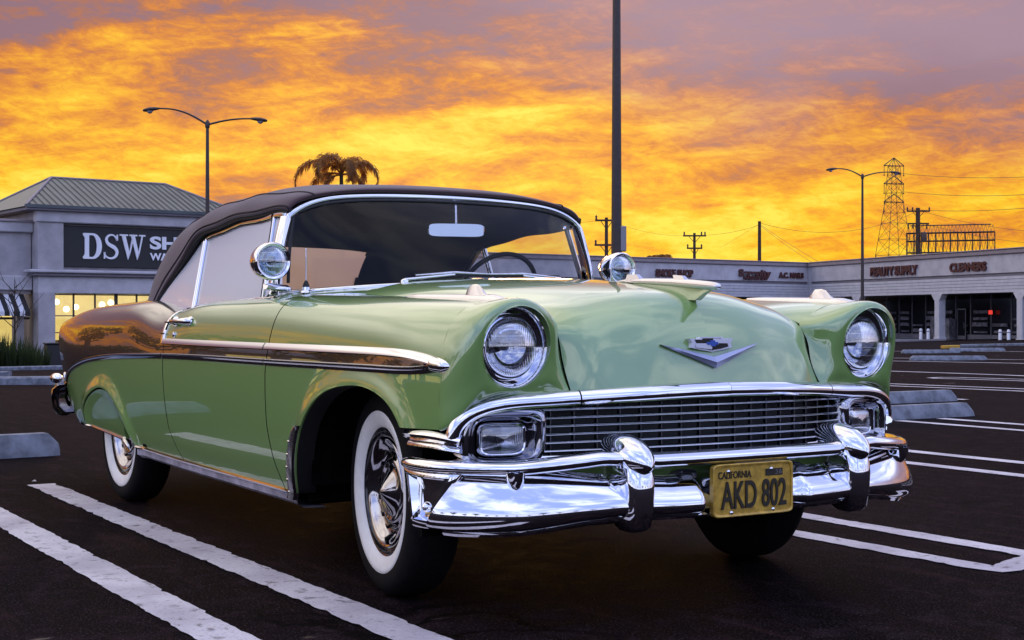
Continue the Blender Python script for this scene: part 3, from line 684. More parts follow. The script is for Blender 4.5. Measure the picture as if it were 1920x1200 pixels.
# ---- body side: stations along x, twelve control points (|y|, z) from sill to hood seam / window line
ST = {
  .56: [(.890,.30),(.902,.38),(.909,.48),(.912,.60),(.912,.72),(.906,.80),(.889,.87),(.858,.925),(.806,.961),(.72,.978),(.615,.958),(.515,.905)],
  .40: [(.903,.30),(.916,.38),(.923,.48),(.926,.60),(.926,.72),(.921,.80),(.906,.87),(.876,.926),(.822,.965),(.72,.984),(.615,.972),(.515,.951)],
  .10: [(.900,.30),(.915,.38),(.926,.48),(.932,.60),(.933,.72),(.929,.80),(.916,.875),(.888,.932),(.835,.973),(.735,.993),(.63,.985),(.53,.969)],
 -.35: [(.885,.29),(.908,.37),(.924,.47),(.933,.59),(.935,.71),(.932,.80),(.920,.88),(.897,.938),(.852,.978),(.765,1.001),(.665,1.003),(.57,.996)],
 -.70: [(.875,.285),(.903,.37),(.922,.47),(.933,.59),(.936,.71),(.933,.80),(.922,.88),(.902,.94),(.868,.98),(.81,1.002),(.74,1.012),(.66,1.018)],
 -1.2: [(.872,.285),(.901,.37),(.921,.47),(.933,.59),(.936,.71),(.933,.80),(.922,.88),(.904,.937),(.875,.975),(.835,.995),(.80,.998),(.775,.97)],
 -1.75:[(.872,.285),(.901,.37),(.921,.47),(.933,.59),(.936,.71),(.933,.80),(.921,.876),(.902,.928),(.872,.962),(.832,.979),(.795,.982),(.765,.96)],
 -2.02:[(.872,.287),(.901,.37),(.921,.47),(.933,.59),(.936,.71),(.932,.80),(.919,.868),(.897,.918),(.864,.949),(.822,.962),(.775,.966),(.73,.966)],
 -2.3: [(.873,.29),(.902,.37),(.921,.47),(.933,.59),(.936,.71),(.934,.80),(.925,.878),(.907,.938),(.873,.978),(.818,.995),(.75,.998),(.68,.995)],
 -2.7: [(.873,.30),(.902,.375),(.920,.47),(.931,.59),(.935,.71),(.934,.80),(.926,.88),(.908,.942),(.874,.984),(.81,1.003),(.73,1.004),(.65,.999)],
 -3.2: [(.865,.315),(.893,.385),(.911,.475),(.922,.59),(.928,.71),(.927,.80),(.918,.875),(.899,.935),(.863,.974),(.80,.990),(.70,.986),(.60,.977)],
 -3.7: [(.83,.345),(.860,.415),(.880,.50),(.894,.605),(.904,.71),(.906,.79),(.898,.853),(.880,.905),(.845,.941),(.78,.956),(.68,.948),(.58,.930)],
 -4.0: [(.775,.385),(.805,.45),(.828,.53),(.845,.62),(.860,.71),(.868,.785),(.867,.838),(.855,.880),(.826,.908),(.77,.918),(.67,.906),(.57,.882)],
}
_sx = np.array(sorted(ST)); _tab = np.array([ST[k] for k in sorted(ST)], float)
NR = 12
_L = np.zeros((NR, NR)); _A = np.eye(NR); _B = np.zeros((NR, NR))
for _i in range(1, NR - 1):
    _A[_i] = 0; _A[_i, _i - 1] = 1; _A[_i, _i] = 4; _A[_i, _i + 1] = 1
    _B[_i, _i - 1] = 6; _B[_i, _i] = -12; _B[_i, _i + 1] = 6
_L = np.linalg.solve(_A, _B)
FARCH = curve([(-.555, .262), (-.49, .39), (-.425, .505), (-.335, .598), (-.20, .668), (-.04, .699), (.10, .703), (.215, .684), (.31, .640), (.365, .585), (.385, .56)], 120)
RARCH = curve([(-3.40, .33), (-3.355, .37), (-3.315, .445), (-3.17, .527), (-2.95, .574), (-2.78, .560), (-2.62, .480), (-2.535, .392), (-2.46, .30)], 120)
def flare(x, z):
    f = np.zeros_like(x)
    for A, amp in ((FARCH, .014), (RARCH, .016)):
        d = np.min(np.hypot(x[..., None] - A[:, 0], z[..., None] - A[:, 1]), axis=-1)
        f = f + amp * np.exp(-(d / .045) ** 2)
    return f
def SP(x, r, fl=True):
    """body side point for station x and row r -> |y|, z"""
    x = np.asarray(x, float); r = np.asarray(r, float); x, r = np.broadcast_arrays(x, r); s0 = x.shape; x = x.ravel(); r = np.clip(r.ravel(), 0, NR - 1)
    C = spl(_sx, _tab, x); M = np.einsum('ij,njk->nik', _L, C)
    i = np.clip(np.floor(r).astype(int), 0, NR - 2); k = np.arange(len(x)); b = (r - i)[:, None]; a = 1 - b
    v = M[k, i] * a**3 / 6 + M[k, i + 1] * b**3 / 6 + (C[k, i] - M[k, i] / 6) * a + (C[k, i + 1] - M[k, i + 1] / 6) * b
    y, z = v[:, 0], v[:, 1]
    if fl: y = y + flare(x, z)
    return y.reshape(s0), z.reshape(s0)
_rs = np.linspace(0, 8.6, 130)
_gx = np.linspace(-4.02, .62, 465)
_gz = SP(np.repeat(_gx[:, None], 130, 1), np.repeat(_rs[None], 465, 0), False)[1]
def RZ(x, z):
    """row whose height is z at station x"""
    x = np.asarray(x, float); z = np.asarray(z, float); x, z = np.broadcast_arrays(x, z); sh = x.shape; x = x.ravel(); z = z.ravel()
    f = np.clip((x + 4.02) / .01, 0, 463.999); i = f.astype(int); f = f - i; k = np.arange(len(x)); lo = np.zeros(len(x), int); hi = np.full(len(x), 129)
    g = lambda j: _gz[i, j] * (1 - f) + _gz[i + 1, j] * f
    for _ in range(8):
        m = (lo + hi) // 2; up_ = g(m) < z; lo = np.where(up_, m, lo); hi = np.where(up_, hi, m)
    zl, zh = g(lo), g(hi); t = np.clip((z - zl) / np.where(zh - zl == 0, 1, zh - zl), 0, 1); r = _rs[lo] + (_rs[hi] - _rs[lo]) * t
    return r.reshape(sh)
def YZ(x, z):
    """|y| of the body side at (x, z)"""
    return SP(x, RZ(x, z))[0]
ZLT = lambda x: lin(x, LTX, LTZ)
_lt = curve([(-4.01, .455), (-3.93, .515), (-3.81, .570), (-3.718, .608), (-3.572, .646), (-3.41, .676), (-3.2, .704), (-2.81, .732), (-2.375, .747), (-1.94, .756), (-1.3, .760), (-.6, .760), (.2, .762), (.45, .766), (.58, .779)], 300)
LTX, LTZ = _lt[:, 0], _lt[:, 1]
_ut = curve([(-1.96, .820), (-1.3, .818), (-.6, .817), (.16, .816), (.36, .812), (.46, .804), (.53, .793), (.58, .780)], 200)
UTX, UTZ = _ut[:, 0], _ut[:, 1]
ZUT = lambda x: lin(x, UTX, UTZ)
XDF = lambda z: lin(z, [.28, .40, .52, .72, .84, .95, 1.02], [-.684, -.722, -.745, -.742, -.716, -.695, -.685])
XDR = lambda z: lin(z, [.28, .34, .44, .68, .92, 1.0], [-1.80, -1.86, -1.918, -1.940, -1.937, -1.930])
ZROCK = lambda x: lin(x, [-2.6, -1.9, -1.27, -.6], [.316, .299, .292, .286])

def side_panel(name, s, xa, xb, U, zones, flanges=('a', 'b', 't'), parent=car):
    """zones: (lo, hi, n, material); lo/hi: function of x giving z, or a number = row"""
    U = np.asarray(U, float); mb = MB(); mats = []; cols = []
    for lo, hi, n, m in zones:
        if m not in mats: mats.append(m)
        V = np.linspace(0, 1, n + 1); u = U[:, None] + 0 * V; v = V[None, :] + 0 * U[:, None]
        z = .55 + .3 * v; x = None
        for _ in range(4):
            x = xa(z) + (xb(z) - xa(z)) * u
            rl = RZ(x, lo(x)) if callable(lo) else np.full(x.shape, float(lo))
            rh = RZ(x, hi(x)) if callable(hi) else np.full(x.shape, float(hi))
            r = rl + (rh - rl) * v
            y, z = SP(x, r)
        P = np.stack([x, s * y, z], -1); mb.grid(P, mi=mats.index(m)); cols.append(P)
    A = np.concatenate([c[0] for c in cols]); B = np.concatenate([c[-1] for c in cols])
    dn = np.array([0, -s * .03, 0])
    mats.append('black'); kb = len(mats) - 1
    if 'a' in flanges: mb.grid(np.stack([A, A + dn]), mi=kb)
    if 'b' in flanges: mb.grid(np.stack([B, B + dn]), mi=kb)
    if 't' in flanges: Tt = cols[-1][:, -1]; mb.grid(np.stack([Tt, Tt + np.array([0, 0, -.04])]), mi=mats.index(zones[-1][3]))
    if 'o' in flanges:
        Bt = cols[0][:, 0]; mb.grid(np.stack([Bt, Bt + dn * .25]), mi=0); mb.grid(np.stack([Bt + dn * .26, Bt + dn * 2.5]), mi=kb)
    return mb.build(name, mats, parent, smooth=50, flip=(s > 0))

def zb_f(x):
    return np.where(x < -.555, lin(x, [-.7, -.55], [.286, .262]), np.where(x > .36, lin(x, [.36, .40, .56], [.588, .588, .592]), lin(x, FARCH[:, 0], FARCH[:, 1])))
def zb_q(x):
    a = lin(x, RARCH[:, 0], RARCH[:, 1])
    return np.where(x > -2.46, ZROCK(x), np.where(x < -3.355, lin(x, [-4.0, -3.7, -3.355], [.40, .352, .352]), a))
SIDES = ((-1, 'right'), (1, 'left'))
XN = .56
def cl(v): return lambda z: np.zeros_like(z) + v
uf = np.concatenate([np.linspace(-.742, -.56, 12)[:-1], np.linspace(-.56, -.30, 40)[:-1], np.linspace(-.30, .28, 60)[:-1], np.linspace(.28, .40, 26)[:-1], np.linspace(.40, XN, 16)])
uf = (uf - uf[0]) / (uf[-1] - uf[0])
uq = np.concatenate([np.linspace(-4.0, -3.36, 60)[:-1], np.linspace(-3.36, -3.10, 36)[:-1], np.linspace(-3.10, -2.72, 36)[:-1], np.linspace(-2.72, -2.45, 40)[:-1], np.linspace(-2.45, -1.94, 34)])
uq = (uq - uq[0]) / (uq[-1] - uq[0])
fenders = {}; doors = {}; quarters = {}
for s, nm in SIDES:
    fenders[s] = side_panel('front_fender', s, lambda z: XDF(z) + .004, cl(XN), uf, [(zb_f, ZLT, 18, 'paint_green'), (ZLT, ZUT, 5, 'paint_dark'), (ZUT, 11, 44, 'paint_green')], ('a', 't', 'o'))
    doors[s] = side_panel('door', s, lambda z: XDR(z) + .004, lambda z: XDF(z) - .004, np.linspace(0, 1, 60), [(ZROCK, ZLT, 24, 'paint_green'), (ZLT, ZUT, 4, 'paint_dark'), (ZUT, 11, 36, 'paint_green')])
    quarters[s] = side_panel('rear_quarter', s, cl(-4.0), lambda z: XDR(z) - .004, uq, [(zb_q, ZLT, 22, 'paint_green'), (ZLT, 11, 44, 'paint_dark')], ('b', 't', 'o'))

# ---- fender skirt over each rear wheel
def skirt(s):
    xs = np.concatenate([np.linspace(-3.35, -3.1, 24), np.linspace(-3.09, -2.70, 24), np.linspace(-2.69, -2.555, 18)])
    top = lambda x: lin(x, RARCH[:, 0], RARCH[:, 1]) - .009
    bot = lambda x: lin(x, [-3.36, -2.9, -2.70, -2.665, -2.65, -2.63, -2.60, -2.555], [.362, .345, .336, .335, .372, .395, .404, .398])
    mb = MB(); P = []
    for x in xs:
        z0, z1 = float(bot(x)), float(top(x)); z0 = min(z0, z1 - .002)
        zz = np.linspace(z0, z1, 14); y = YZ(np.full(14, x), zz) - .006
        P.append(np.stack([np.full(14, x), s * y, zz], -1))
    P = np.array(P); mb.grid(P); mb.grid(np.stack([P[:, -1], P[:, -1] + np.array([0, -s * .03, 0])]), mi=1); mb.grid(np.stack([P[:, 0], P[:, 0] + np.array([0, -s * .02, 0])]))
    sk = mb.build('fender_skirt', ['paint_green', 'black'], car, 50, flip=(s > 0))
    m2 = MB(); xt = np.linspace(-3.352, -2.70, 40); zt = lin(xt, [-3.36, -2.9, -2.70], [.360, .343, .332])
    path = np.stack([xt, s * (YZ(xt, zt) - .004), zt], -1)
    path = np.concatenate([path, [(-2.665, s * (.885), .322), (-2.635, s * .88, .303), (-2.612, s * .875, .284)]])
    m2.tube(path, np.concatenate([np.linspace(.006, .009, 40), [.009, .007, .002]]), 8)
    m2.build('skirt_moulding', 'chrome', sk)
skirt(-1); skirt(1)

# ---- front nose of each fender: ring of spokes from headlight lip to the panel edges
HC = np.array([.672, .719, .837])
def nose(s):
    B = []; TB = []
    zs = [.592, .655, .72, .785, .84]
    rr = RZ(np.full(len(zs), XN), np.array(zs))
    rows = list(rr) + [6.4, 7.1, 7.8, 8.4, 9.0, 9.6, 10.3, 11.0]
    for r in rows:
        y, z = SP(XN, r); B.append((XN, float(y), float(z)))
        y2, z2 = SP(XN - .05, r); d = np.array([-.05, float(y2 - y), float(z2 - z)]); TB.append(d / np.linalg.norm(d))
    ns = len(B)
    for p, t in [((.595, .515, .855), (-.72, -.7, 0)), ((.615, .515, .785), (-.72, -.7, -.1)), ((.646, .515, .722), (-.5, -.75, -.45)), ((.668, .53, .693), (.1, -.7, -.8)),
                 ((.664, .60, .690), (.25, -.1, -1)), ((.660, .67, .688), (.2, 0, -1)), ((.652, .74, .684), (.1, .1, -1)), ((.640, .795, .674), (-.1, .25, -1)), ((.622, .840, .655), (-.3, .4, -.9)), ((.600, .872, .627), (-.6, .5, -.7)), ((.580, .892, .603), (-.8, .3, -.5))]:
        B.append(p); t = np.array(t, float); TB.append(t / np.linalg.norm(t))
    B = np.array(B); TB = np.array(TB); N = len(B)
    th = np.array([-44, -34, -22, -9, 3, 18, 34, 50, 66, 84, 104, 126, 148, 170, 190, 207, 222, 236, 250, 264, 277, 289, 299, 308.])
    assert len(th) == N, (len(th), N)
    th = np.radians(th)
    lip = np.stack([lin(np.sin(th), [-1, 0, 1], [.664, .684, .712]), HC[1] + .121 * np.cos(th), HC[2] + .002 + np.where(np.sin(th) > 0, .124, .126) * np.sin(th)], -1)
    rad = np.stack([0 * th, np.cos(th), np.sin(th)], -1)
    rings = []
    V = np.linspace(0, 1, 15)
    for v in V:
        h0 = 2 * v**3 - 3 * v**2 + 1; h1 = v**3 - 2 * v**2 + v; h2 = -2 * v**3 + 3 * v**2; h3 = v**3 - v**2
        L = np.linalg.norm(B - lip, axis=1)[:, None]
        TL = rad * np.minimum(L * .9, .11) + np.array([.02, 0, 0]) * (L > .1)
        rings.append(h0 * lip + h1 * TL + h2 * B + h3 * TB * L * .9)
    rings = np.array(rings)
    # periodic refinement round the ring
    idx = np.arange(-4, N + 4); per = rings[:, idx % N]; tq = np.arange(0, N, .25)
    D = np.stack([spl(idx, per[k], tq) for k in range(len(rings))])
    # keep the straight outer boundary exact where it meets the side panel
    D[:, :, 1] *= s
    mb = MB(); mb.grid(D, cv=True)
    lipin = D[0].copy(); a = lipin + np.array([.004, 0, 0]); c = np.array([.0, s * HC[1], HC[2]])
    inn = lipin.copy(); inn[:, 1:] = c[1:] + (inn[:, 1:] - c[1:]) * .965; inn[:, 0] += .003
    deep = inn.copy(); deep[:, 0] -= .055
    mb.grid(np.stack([lipin, inn, deep]), cv=True)
    k0 = int((ns - 1) * 4); edge = D[-1][k0:]; mb.grid(np.stack([edge, edge + np.array([-.03, 0, -.004])]), mi=1)
    mb.build('fender_nose', ['paint_green', 'black'], fenders[s], 60, flip=(s < 0))
nose(-1); nose(1)

# ---- hood: rows from front lip to cowl, columns from centre to seam (x, y, z)
HY = np.array([0, .12, .25, .37, .455, .5085])
HR = [
 [(.735,.712),(.731,.712),(.722,.710),(.705,.707),(.683,.703),(.659,.701)],
 [(.722,.765),(.719,.765),(.708,.764),(.687,.761),(.671,.757),(.630,.754)],
 [(.706,.828),(.702,.828),(.690,.826),(.667,.822),(.648,.817),(.607,.812)],
 [(.682,.893),(.677,.892),(.662,.888),(.638,.880),(.621,.871),(.590,.864)],
 [(.647,.952),(.640,.950),(.622,.943),(.596,.929),(.578,.914),(.553,.905)],
 [(.585,.997),(.576,.994),(.555,.984),(.528,.965),(.507,.948),(.485,.930)],
 [(.45,1.026),(.44,1.023),(.42,1.012),(.39,.992),(.36,.971),(.345,.952)],
 [(.20,1.050),(.19,1.047),(.175,1.036),(.16,1.017),(.15,.992),(.14,.968)],
 [(-.2,1.072),(-.2,1.069),(-.2,1.058),(-.2,1.040),(-.2,1.014),(-.2,.986)],
 [(-.62,1.082),(-.62,1.079),(-.62,1.070),(-.62,1.052),(-.62,1.028),(-.62,1.010)],
]
def hood():
    rows = []
    for k, row in enumerate(HR):
        spread = lin(k, [0, 6, 7, 8, 9], [1, 1, 1.02, 1.085, 1.24])
        rw = [(x, y * spread, z) for (x, z), y in zip(row, HY)]
        if k >= 4:
            sy_, sz_ = SP(row[-1][0], 11.0, False); rw[-1] = (row[-1][0], float(sy_) - .007, float(sz_) - .001)
        rows.append(rw)
    P = np.array(rows, float); t = np.concatenate([[0], np.cumsum(np.linalg.norm(np.diff(P[:, 0], axis=0), axis=1) ** .6)])
    Q = spl(t, P, np.concatenate([np.linspace(0, t[6], 70)[:-1], np.linspace(t[6], t[-1], 40)]))
    Q = np.stack([spl(HY, q, np.linspace(0, HY[-1], 34)) for q in Q])
    mb = MB()
    for s in (1, -1):
        D = Q.copy(); D[..., 1] *= s; mb.grid(D if s < 0 else D[:, ::-1])
        e = D[:, -1]; mb.grid(np.stack([e, e + np.array([-.008, -.004 * s, -.03])]), mi=1)
    f = np.concatenate([Q[0][::-1] * [1, -1, 1], Q[0][1:]]); mb.grid(np.stack([f, f + np.array([-.03, 0, -.002])]))
    b = np.concatenate([Q[-1][::-1] * [1, -1, 1], Q[-1][1:]]); mb.grid(np.stack([b, b + np.array([0, 0, -.03])]))
    global HOODQ; HOODQ = Q
    return mb.build('hood', ['paint_green', 'black'], car, 50)
hood_o = hood()
def hood_x(y, z):
    """x of the hood's front face at (|y|, z)"""
    P = HOODQ[:70].reshape(-1, 3); i = np.argmin((P[:, 1] - abs(y)) ** 2 + (P[:, 2] - z) ** 2); return float(P[i, 0])
def hood_z(x, y=0.0):
    P = HOODQ.reshape(-1, 3); i = np.argmin((P[:, 1] - abs(y)) ** 2 + (P[:, 0] - x) ** 2 + 0 * P[:, 2]); return float(P[i, 2])

# ---- cowl panel between hood and windshield, deck, tail and inner shell
wbx = lambda a: -.70 - .06 * min(1, a / .755) ** 2 - .29 * min(1, a / .755) ** 4; wbz = lambda a: 1.066 - .040 * min(1.1, a / .755) ** 2
mb = MB(); C_ = []
for y in np.linspace(-.80, .80, 41):
    a = abs(y)
    zf = lin(a, [0, .15, .31, .46, .56, .66, .80], [1.081, 1.076, 1.066, 1.048, 1.026, 1.012, 1.000]) - .001
    C_.append([(-.626 if a < .64 else lin(a, [.64, .80], [-.626, -.70]), y, zf), (wbx(a) + .055, y, max(zf, wbz(a) - .012)), (wbx(a) + .006, y, wbz(a) - .003), (wbx(a) - .06, y, wbz(a) - .03)])
mb.grid(C_); mb.build('cowl', 'paint_green', car, 50)
mb = MB(); Q = []
for x in np.linspace(-4.0, -2.55, 40):
    y1, z1 = SP(x, 11.0); y1 = float(y1); z1 = float(z1)
    Q.append([(x, y, z1 - .001 + .035 * (1 - (y / y1) ** 2)) for y in np.linspace(-y1 + .002, y1 - .002, 25)])
mb.grid(Q); mb.build('trunk_lid', 'paint_green', car, 50)
mb = MB()
tail = [];
for r in np.linspace(0, 11, 30):
    y, z = SP(-4.0, r); tail.append((float(y), float(z)))
ring = [(-4.0, y, z) for y, z in tail] + [(-4.0, -y, z) for y, z in tail[::-1]]
ring = np.array(ring); cen = np.array([-4.02, 0, .65])
mb.grid(np.stack([ring, ring + (cen - ring) * .03 + np.array([-.018, 0, 0]), ring + (cen - ring) * .5 + np.array([-.02, 0, 0]), ring + (cen - ring) * .98 + np.array([-.02, 0, 0])]), cv=True)
mb.build('rear_panel', 'paint_green', car, 50)
# dark inner shell: floor, firewall, wheel wells
mb = MB()
mb.box((-1.60, 0, .265), (2.0, 1.60, .06), bev=.02)
mb.box((-.60, 0, .62), (.04, 1.66, .74)); mb.box((-.03, 0, .58), (1.0, .94, .54), bev=.03)
mb.box((-3.2, 0, .66), (1.4, 1.2, .56), bev=.05); mb.box((.40, 0, .30), (.35, .9, .06)); mb.box((-.62, 0, .94), (.26, 1.1, .08))
mb.box((-.58, .80, .55), (.06, .2, .5)); mb.box((-.58, -.80, .55), (.06, .2, .5))
for s in (1, -1):
    mb.box((-2.35, s * .78, .60), (.05, .22, .56)); mb.box((-3.52, s * .74, .60), (.05, .25, .50))
    A = []
    for k in range(19):
        a = math.pi * k / 18; A.append([(-.03 + .46 * math.cos(a), s * yy, .32 + .44 * math.sin(a)) for yy in (.56, .86)])
    mb.grid(A)
    mb.box((.435, s * .74, .42), (.03, .34, .32))
mb.build('underbody', 'underbody', car, 30)
# sill panels
for s, nm in SIDES:
    xs = np.linspace(-2.455, -.555, 60); zt = ZROCK(xs)
    y = YZ(xs, zt); mb = MB()
    mb.grid(np.stack([np.stack([xs, s * (y - .003), zt - .004], -1), np.stack([xs, s * (y - .005), zt - .036], -1), np.stack([xs, s * (y - .03), zt - .052], -1), np.stack([xs, s * (y - .12), zt - .056], -1)]))
    sill = mb.build('sill_panel', 'rocker_dull', car, 40)
    m2 = MB(); pth = np.stack([xs, s * (y + .001), zt], -1)
    m2.sweep(pth, [(-.004, -.008), (.005, -.007), (.008, -.001), (.006, .006), (-.004, .008)], outs=[(0, s, 0)] * 60)
    m2.build('sill_moulding', 'chrome', sill)
# ================================================================== front end
def lens_mat():
    m = bpy.data.materials.new('lamp_lens'); m.use_nodes = True; t = NT(m.node_tree); t.n.clear()
    o = t.node('ShaderNodeOutputMaterial'); tr = t.node('ShaderNodeBsdfTransparent'); tr.inputs[0].default_value = (.93, .95, 1, 1)
    gl = t.node('ShaderNodeBsdfGlossy'); gl.inputs['Roughness'].default_value = .04
    oc = t.node('ShaderNodeTexCoord').outputs['Object']; sp_ = t.node('ShaderNodeSeparateXYZ'); t.l.new(oc, sp_.inputs[0])
    fy = t.math('SINE', t.math('MULTIPLY', sp_.outputs[1], 900.0)); fz = t.math('GREATER_THAN', t.math('SINE', t.math('MULTIPLY', sp_.outputs[2], 240.0)), .90)
    bn = t.node('ShaderNodeBump'); bn.inputs['Strength'].default_value = .35; bn.inputs['Distance'].default_value = .002
    t.l.new(t.math('ADD', t.math('MULTIPLY', fy, .35), fz), bn.inputs['Height']); t.l.new(bn.outputs[0], gl.inputs['Normal'])
    lw = t.node('ShaderNodeLayerWeight'); lw.inputs[0].default_value = .35
    mx = t.node('ShaderNodeMixShader'); t.l.new(t.math('ADD', t.math('MULTIPLY', lw.outputs['Fresnel'], .6), t.math('ADD', .25, t.math('MULTIPLY', fz, .2)), clamp=True), mx.inputs[0])
    t.l.new(tr.outputs[0], mx.inputs[1]); t.l.new(gl.outputs[0], mx.inputs[2]); t.l.new(mx.outputs[0], o.inputs[0]); MATS['lamp_lens'] = m
lens_mat()
def headlight(s):
    h = empty('headlight', (HC[0] - .004, s * HC[1], HC[2]), parent=car)
    mb = MB(); mb.lathe([(.124, -.06), (.1225, -.002), (.119, .002), (.1155, -.002), (.109, -.018), (.102, -.034), (.0975, -.039), (.0945, -.030)], axis='x', n=64); mb.build('bezel', 'chrome', h, 60)
    mb = MB(); mb.lathe([(.0965, -.040), (.0965, -.022), (.094, -.016), (.0905, -.015), (.0895, -.022)], axis='x', n=64); mb.build('retaining_ring', 'chrome', h, 40)
    mb = MB(); mb.lathe([(.090, -.018)] + [(.090 * math.cos(a), -.018 + .030 * math.sin(a)) for a in np.linspace(.12, 1.5, 12)] + [(.0005, .0121)], axis='x', n=64); mb.build('lens', 'lamp_lens', h, 80)
    mb = MB(); mb.lathe([(.089, -.021), (.078, -.047), (.055, -.067), (.025, -.079), (.001, -.082)], axis='x', n=48); mb.build('reflector', 'chrome', h, 80)
    mb = MB(); mb.lathe([(.012, -.072), (.012, -.047), (.001, -.037)], axis='x', n=12); mb.build('bulb', 'steel_dark', h, 40)
    mb = MB(); mb.lathe([(.004, .004), (.0035, .007), (.001, .008)], c=(.002, 0, -.113), axis='x', n=8); mb.build('screw', 'steel_dark', h, 40)
headlight(-1); headlight(1)

# ---- bright header bar over the grille
HB = np.array([(.790, 0, .6975), (.780, .18, .694), (.752, .36, .687), (.706, .512, .679), (.682, .62, .674), (.664, .72, .670), (.646, .80, .658), (.626, .858, .632), (.610, .886, .594), (.602, .893, .548)])
HPROF = [(-.040, .025), (-.012, .026), (.004, .022), (.015, .012), (.019, .0), (.017, -.012), (.008, -.021), (-.035, -.023)]
def header_piece(name, a, b, s, parent, n):
    full = curve(HB, 200); i0, i1 = int(a * 199), int(b * 199); p = full[i0:i1 + 1].copy()
    o = []
    for q in range(i0, i1 + 1):
        t = full[min(q + 1, 199)] - full[max(q - 1, 0)]; t /= np.linalg.norm(t)
        h = np.array([t[1], -t[0], 0]); h /= np.linalg.norm(h)
        if q > 130: h = h * (1 - (q - 130) / 69) + np.array([.75, .66, 0]) * ((q - 130) / 69)
        o.append(h * [1, s, 1])
    p[:, 1] *= s
    mb = MB(); up_ = []
    P = []
    for k in range(len(p)):
        t = p[min(k + 1, len(p) - 1)] - p[max(k - 1, 0)]; t /= np.linalg.norm(t); oo = o[k] - t * np.dot(o[k], t); oo /= np.linalg.norm(oo)
        u2 = np.cross(oo, t) * s
        P.append([p[k] + a_ * oo + b_ * u2 for a_, b_ in HPROF])
    mb.grid(P, cv=True); o_ = len(mb.v) - len(P) * len(HPROF); nP = len(HPROF)
    for e in (0, len(P) - 1): mb.f.append(tuple(o_ + e * nP + j for j in range(nP))); mb.m.append(0)
    return mb, p
fr = 0.0
_full = curve(HB, 200); SEAM = float(np.argmin(np.abs(_full[:, 1] - .512))) / 199
mbh, _ = header_piece('x', 0, SEAM - .004, 1, car, 0); mbr, _ = header_piece('x', 0, SEAM - .004, -1, car, 0)
mbh.add(mbr.v, [f[::-1] for f in mbr.f]); mbh.build('grille_header', 'chrome', hood_o, 40)
for s in (-1, 1):
    m_, _ = header_piece('x', SEAM + .004, 1, s, car, 0); m_.build('header_end', 'chrome', car, 40)

# ---- grille: black back, thin bright bars, uprights
grille = empty('grille', (0, 0, 0), parent=car)
GP = lambda y: lin(abs(y), [0, .18, .36, .512, .62, .70], [.770, .760, .732, .688, .655, .625])
yy = np.linspace(-.64, .64, 49)
mb = MB(); mb.grid([[(float(GP(y)) - .085, y, z) for y in yy] for z in (.49, .60, .695)]); mb.build('grille_backing', 'black', grille, 40)
for k, z in enumerate((.652, .627, .602, .577, .552, .527)):
    p = np.stack([[float(GP(y)) - .006 for y in yy], yy, np.full(49, z) - .006 * (np.abs(yy) / .6) ** 2], -1)
    mb = MB(); mb.sweep(p, [(-.006, -.0035), (-.002, -.0045), (.004, -.002), (.005, .0005), (.003, .003), (-.006, .0035)], outs=[(1, 0, 0)] * 49)
    mb.build('grille_bar', 'chrome', grille, 60)
for k in range(-8, 9):
    y = k * .0715; x = float(GP(y)) - .022
    mb = MB(); mb.box((x - .012, y, .585), (.014, .004, .155)); mb.build('grille_upright', 'steel_dark', grille, 0)
p = np.stack([[float(GP(y)) + .002 for y in yy], yy, np.full(49, .500)], -1)
mb = MB(); mb.sweep(p, [(-.03, -.012), (.004, -.012), (.010, -.002), (.006, .008), (-.03, .010)], outs=[(1, 0, 0)] * 49); mb.build('lower_grille_bar', 'chrome', grille, 60)

# ---- parking lamps in their bright pods
def rrect(w, h, n=40, e=4.5, skew=0.0):
    P = []
    for k in range(n):
        a = 2 * math.pi * k / n; c, d = math.cos(a), math.sin(a)
        P.append((math.copysign(abs(c) ** (2 / e), c) * w / 2 + skew * d, math.copysign(abs(d) ** (2 / e), d) * h / 2))
    return P
def park_lamp(s):
    L = empty('parking_lamp', (.640, s * .738, .567), rz=-s * 0 + s * R(13), parent=car)
    def rings(mb, spec):
        mb.grid([[(x, s * (a + dy), b + dz) for a, b in rrect(w_, h_, skew=sk)] for x, w_, h_, dy, dz, sk in spec], cv=True)
    mb = MB(); rings(mb, [(-.06, .285, .185, .0, .005, -.012), (.000, .272, .178, .0, .004, -.012), (.018, .252, .165, .0, .003, -.010), (.020, .232, .152, -.001, .001, -.009), (.006, .218, .142, -.002, -.001, -.008), (.004, .205, .134, -.002, -.002, -.008), (.010, .196, .128, -.002, -.003, -.007), (-.012, .178, .118, -.002, -.005, -.006), (-.030, .170, .112, -.002, -.006, -.005), (-.034, .150, .100, -.002, -.006, -.004)])
    mb.build('lamp_pod', 'chrome_mid', L, 60)
    mb = MB(); rings(mb, [(-.030, .152, .102, -.002, -.006, -.004), (-.012, .148, .098, -.002, -.006, -.004), (-.008, .140, .091, -.002, -.006, -.004), (-.010, .132, .085, -.002, -.006, -.003)]); mb.build('lens_rim', 'chrome', L, 50)
    mb = MB(); rings(mb, [(-.012, .134, .087, -.002, -.006, -.003), (-.004, .110, .070, -.002, -.006, -.003), (0, .06, .04, -.002, -.006, 0), (.001, .002, .002, -.002, -.006, 0)]); mb.build('lens', 'lamp_lens', L, 60)
    mb = MB(); rings(mb, [(-.014, .134, .087, -.002, -.006, -.003), (-.035, .09, .06, -.002, -.006, 0), (-.045, .002, .002, -.002, -.006, 0)]); mb.build('reflector', 'chrome_dull', L, 60)
    mb = MB(); mb.lathe([(.012, -.04), (.012, -.022), (.001, -.014)], c=(0, -s * .002, -.006), axis='x', n=12); mb.build('bulb', 'steel_dark', L, 40)
park_lamp(-1); park_lamp(1)

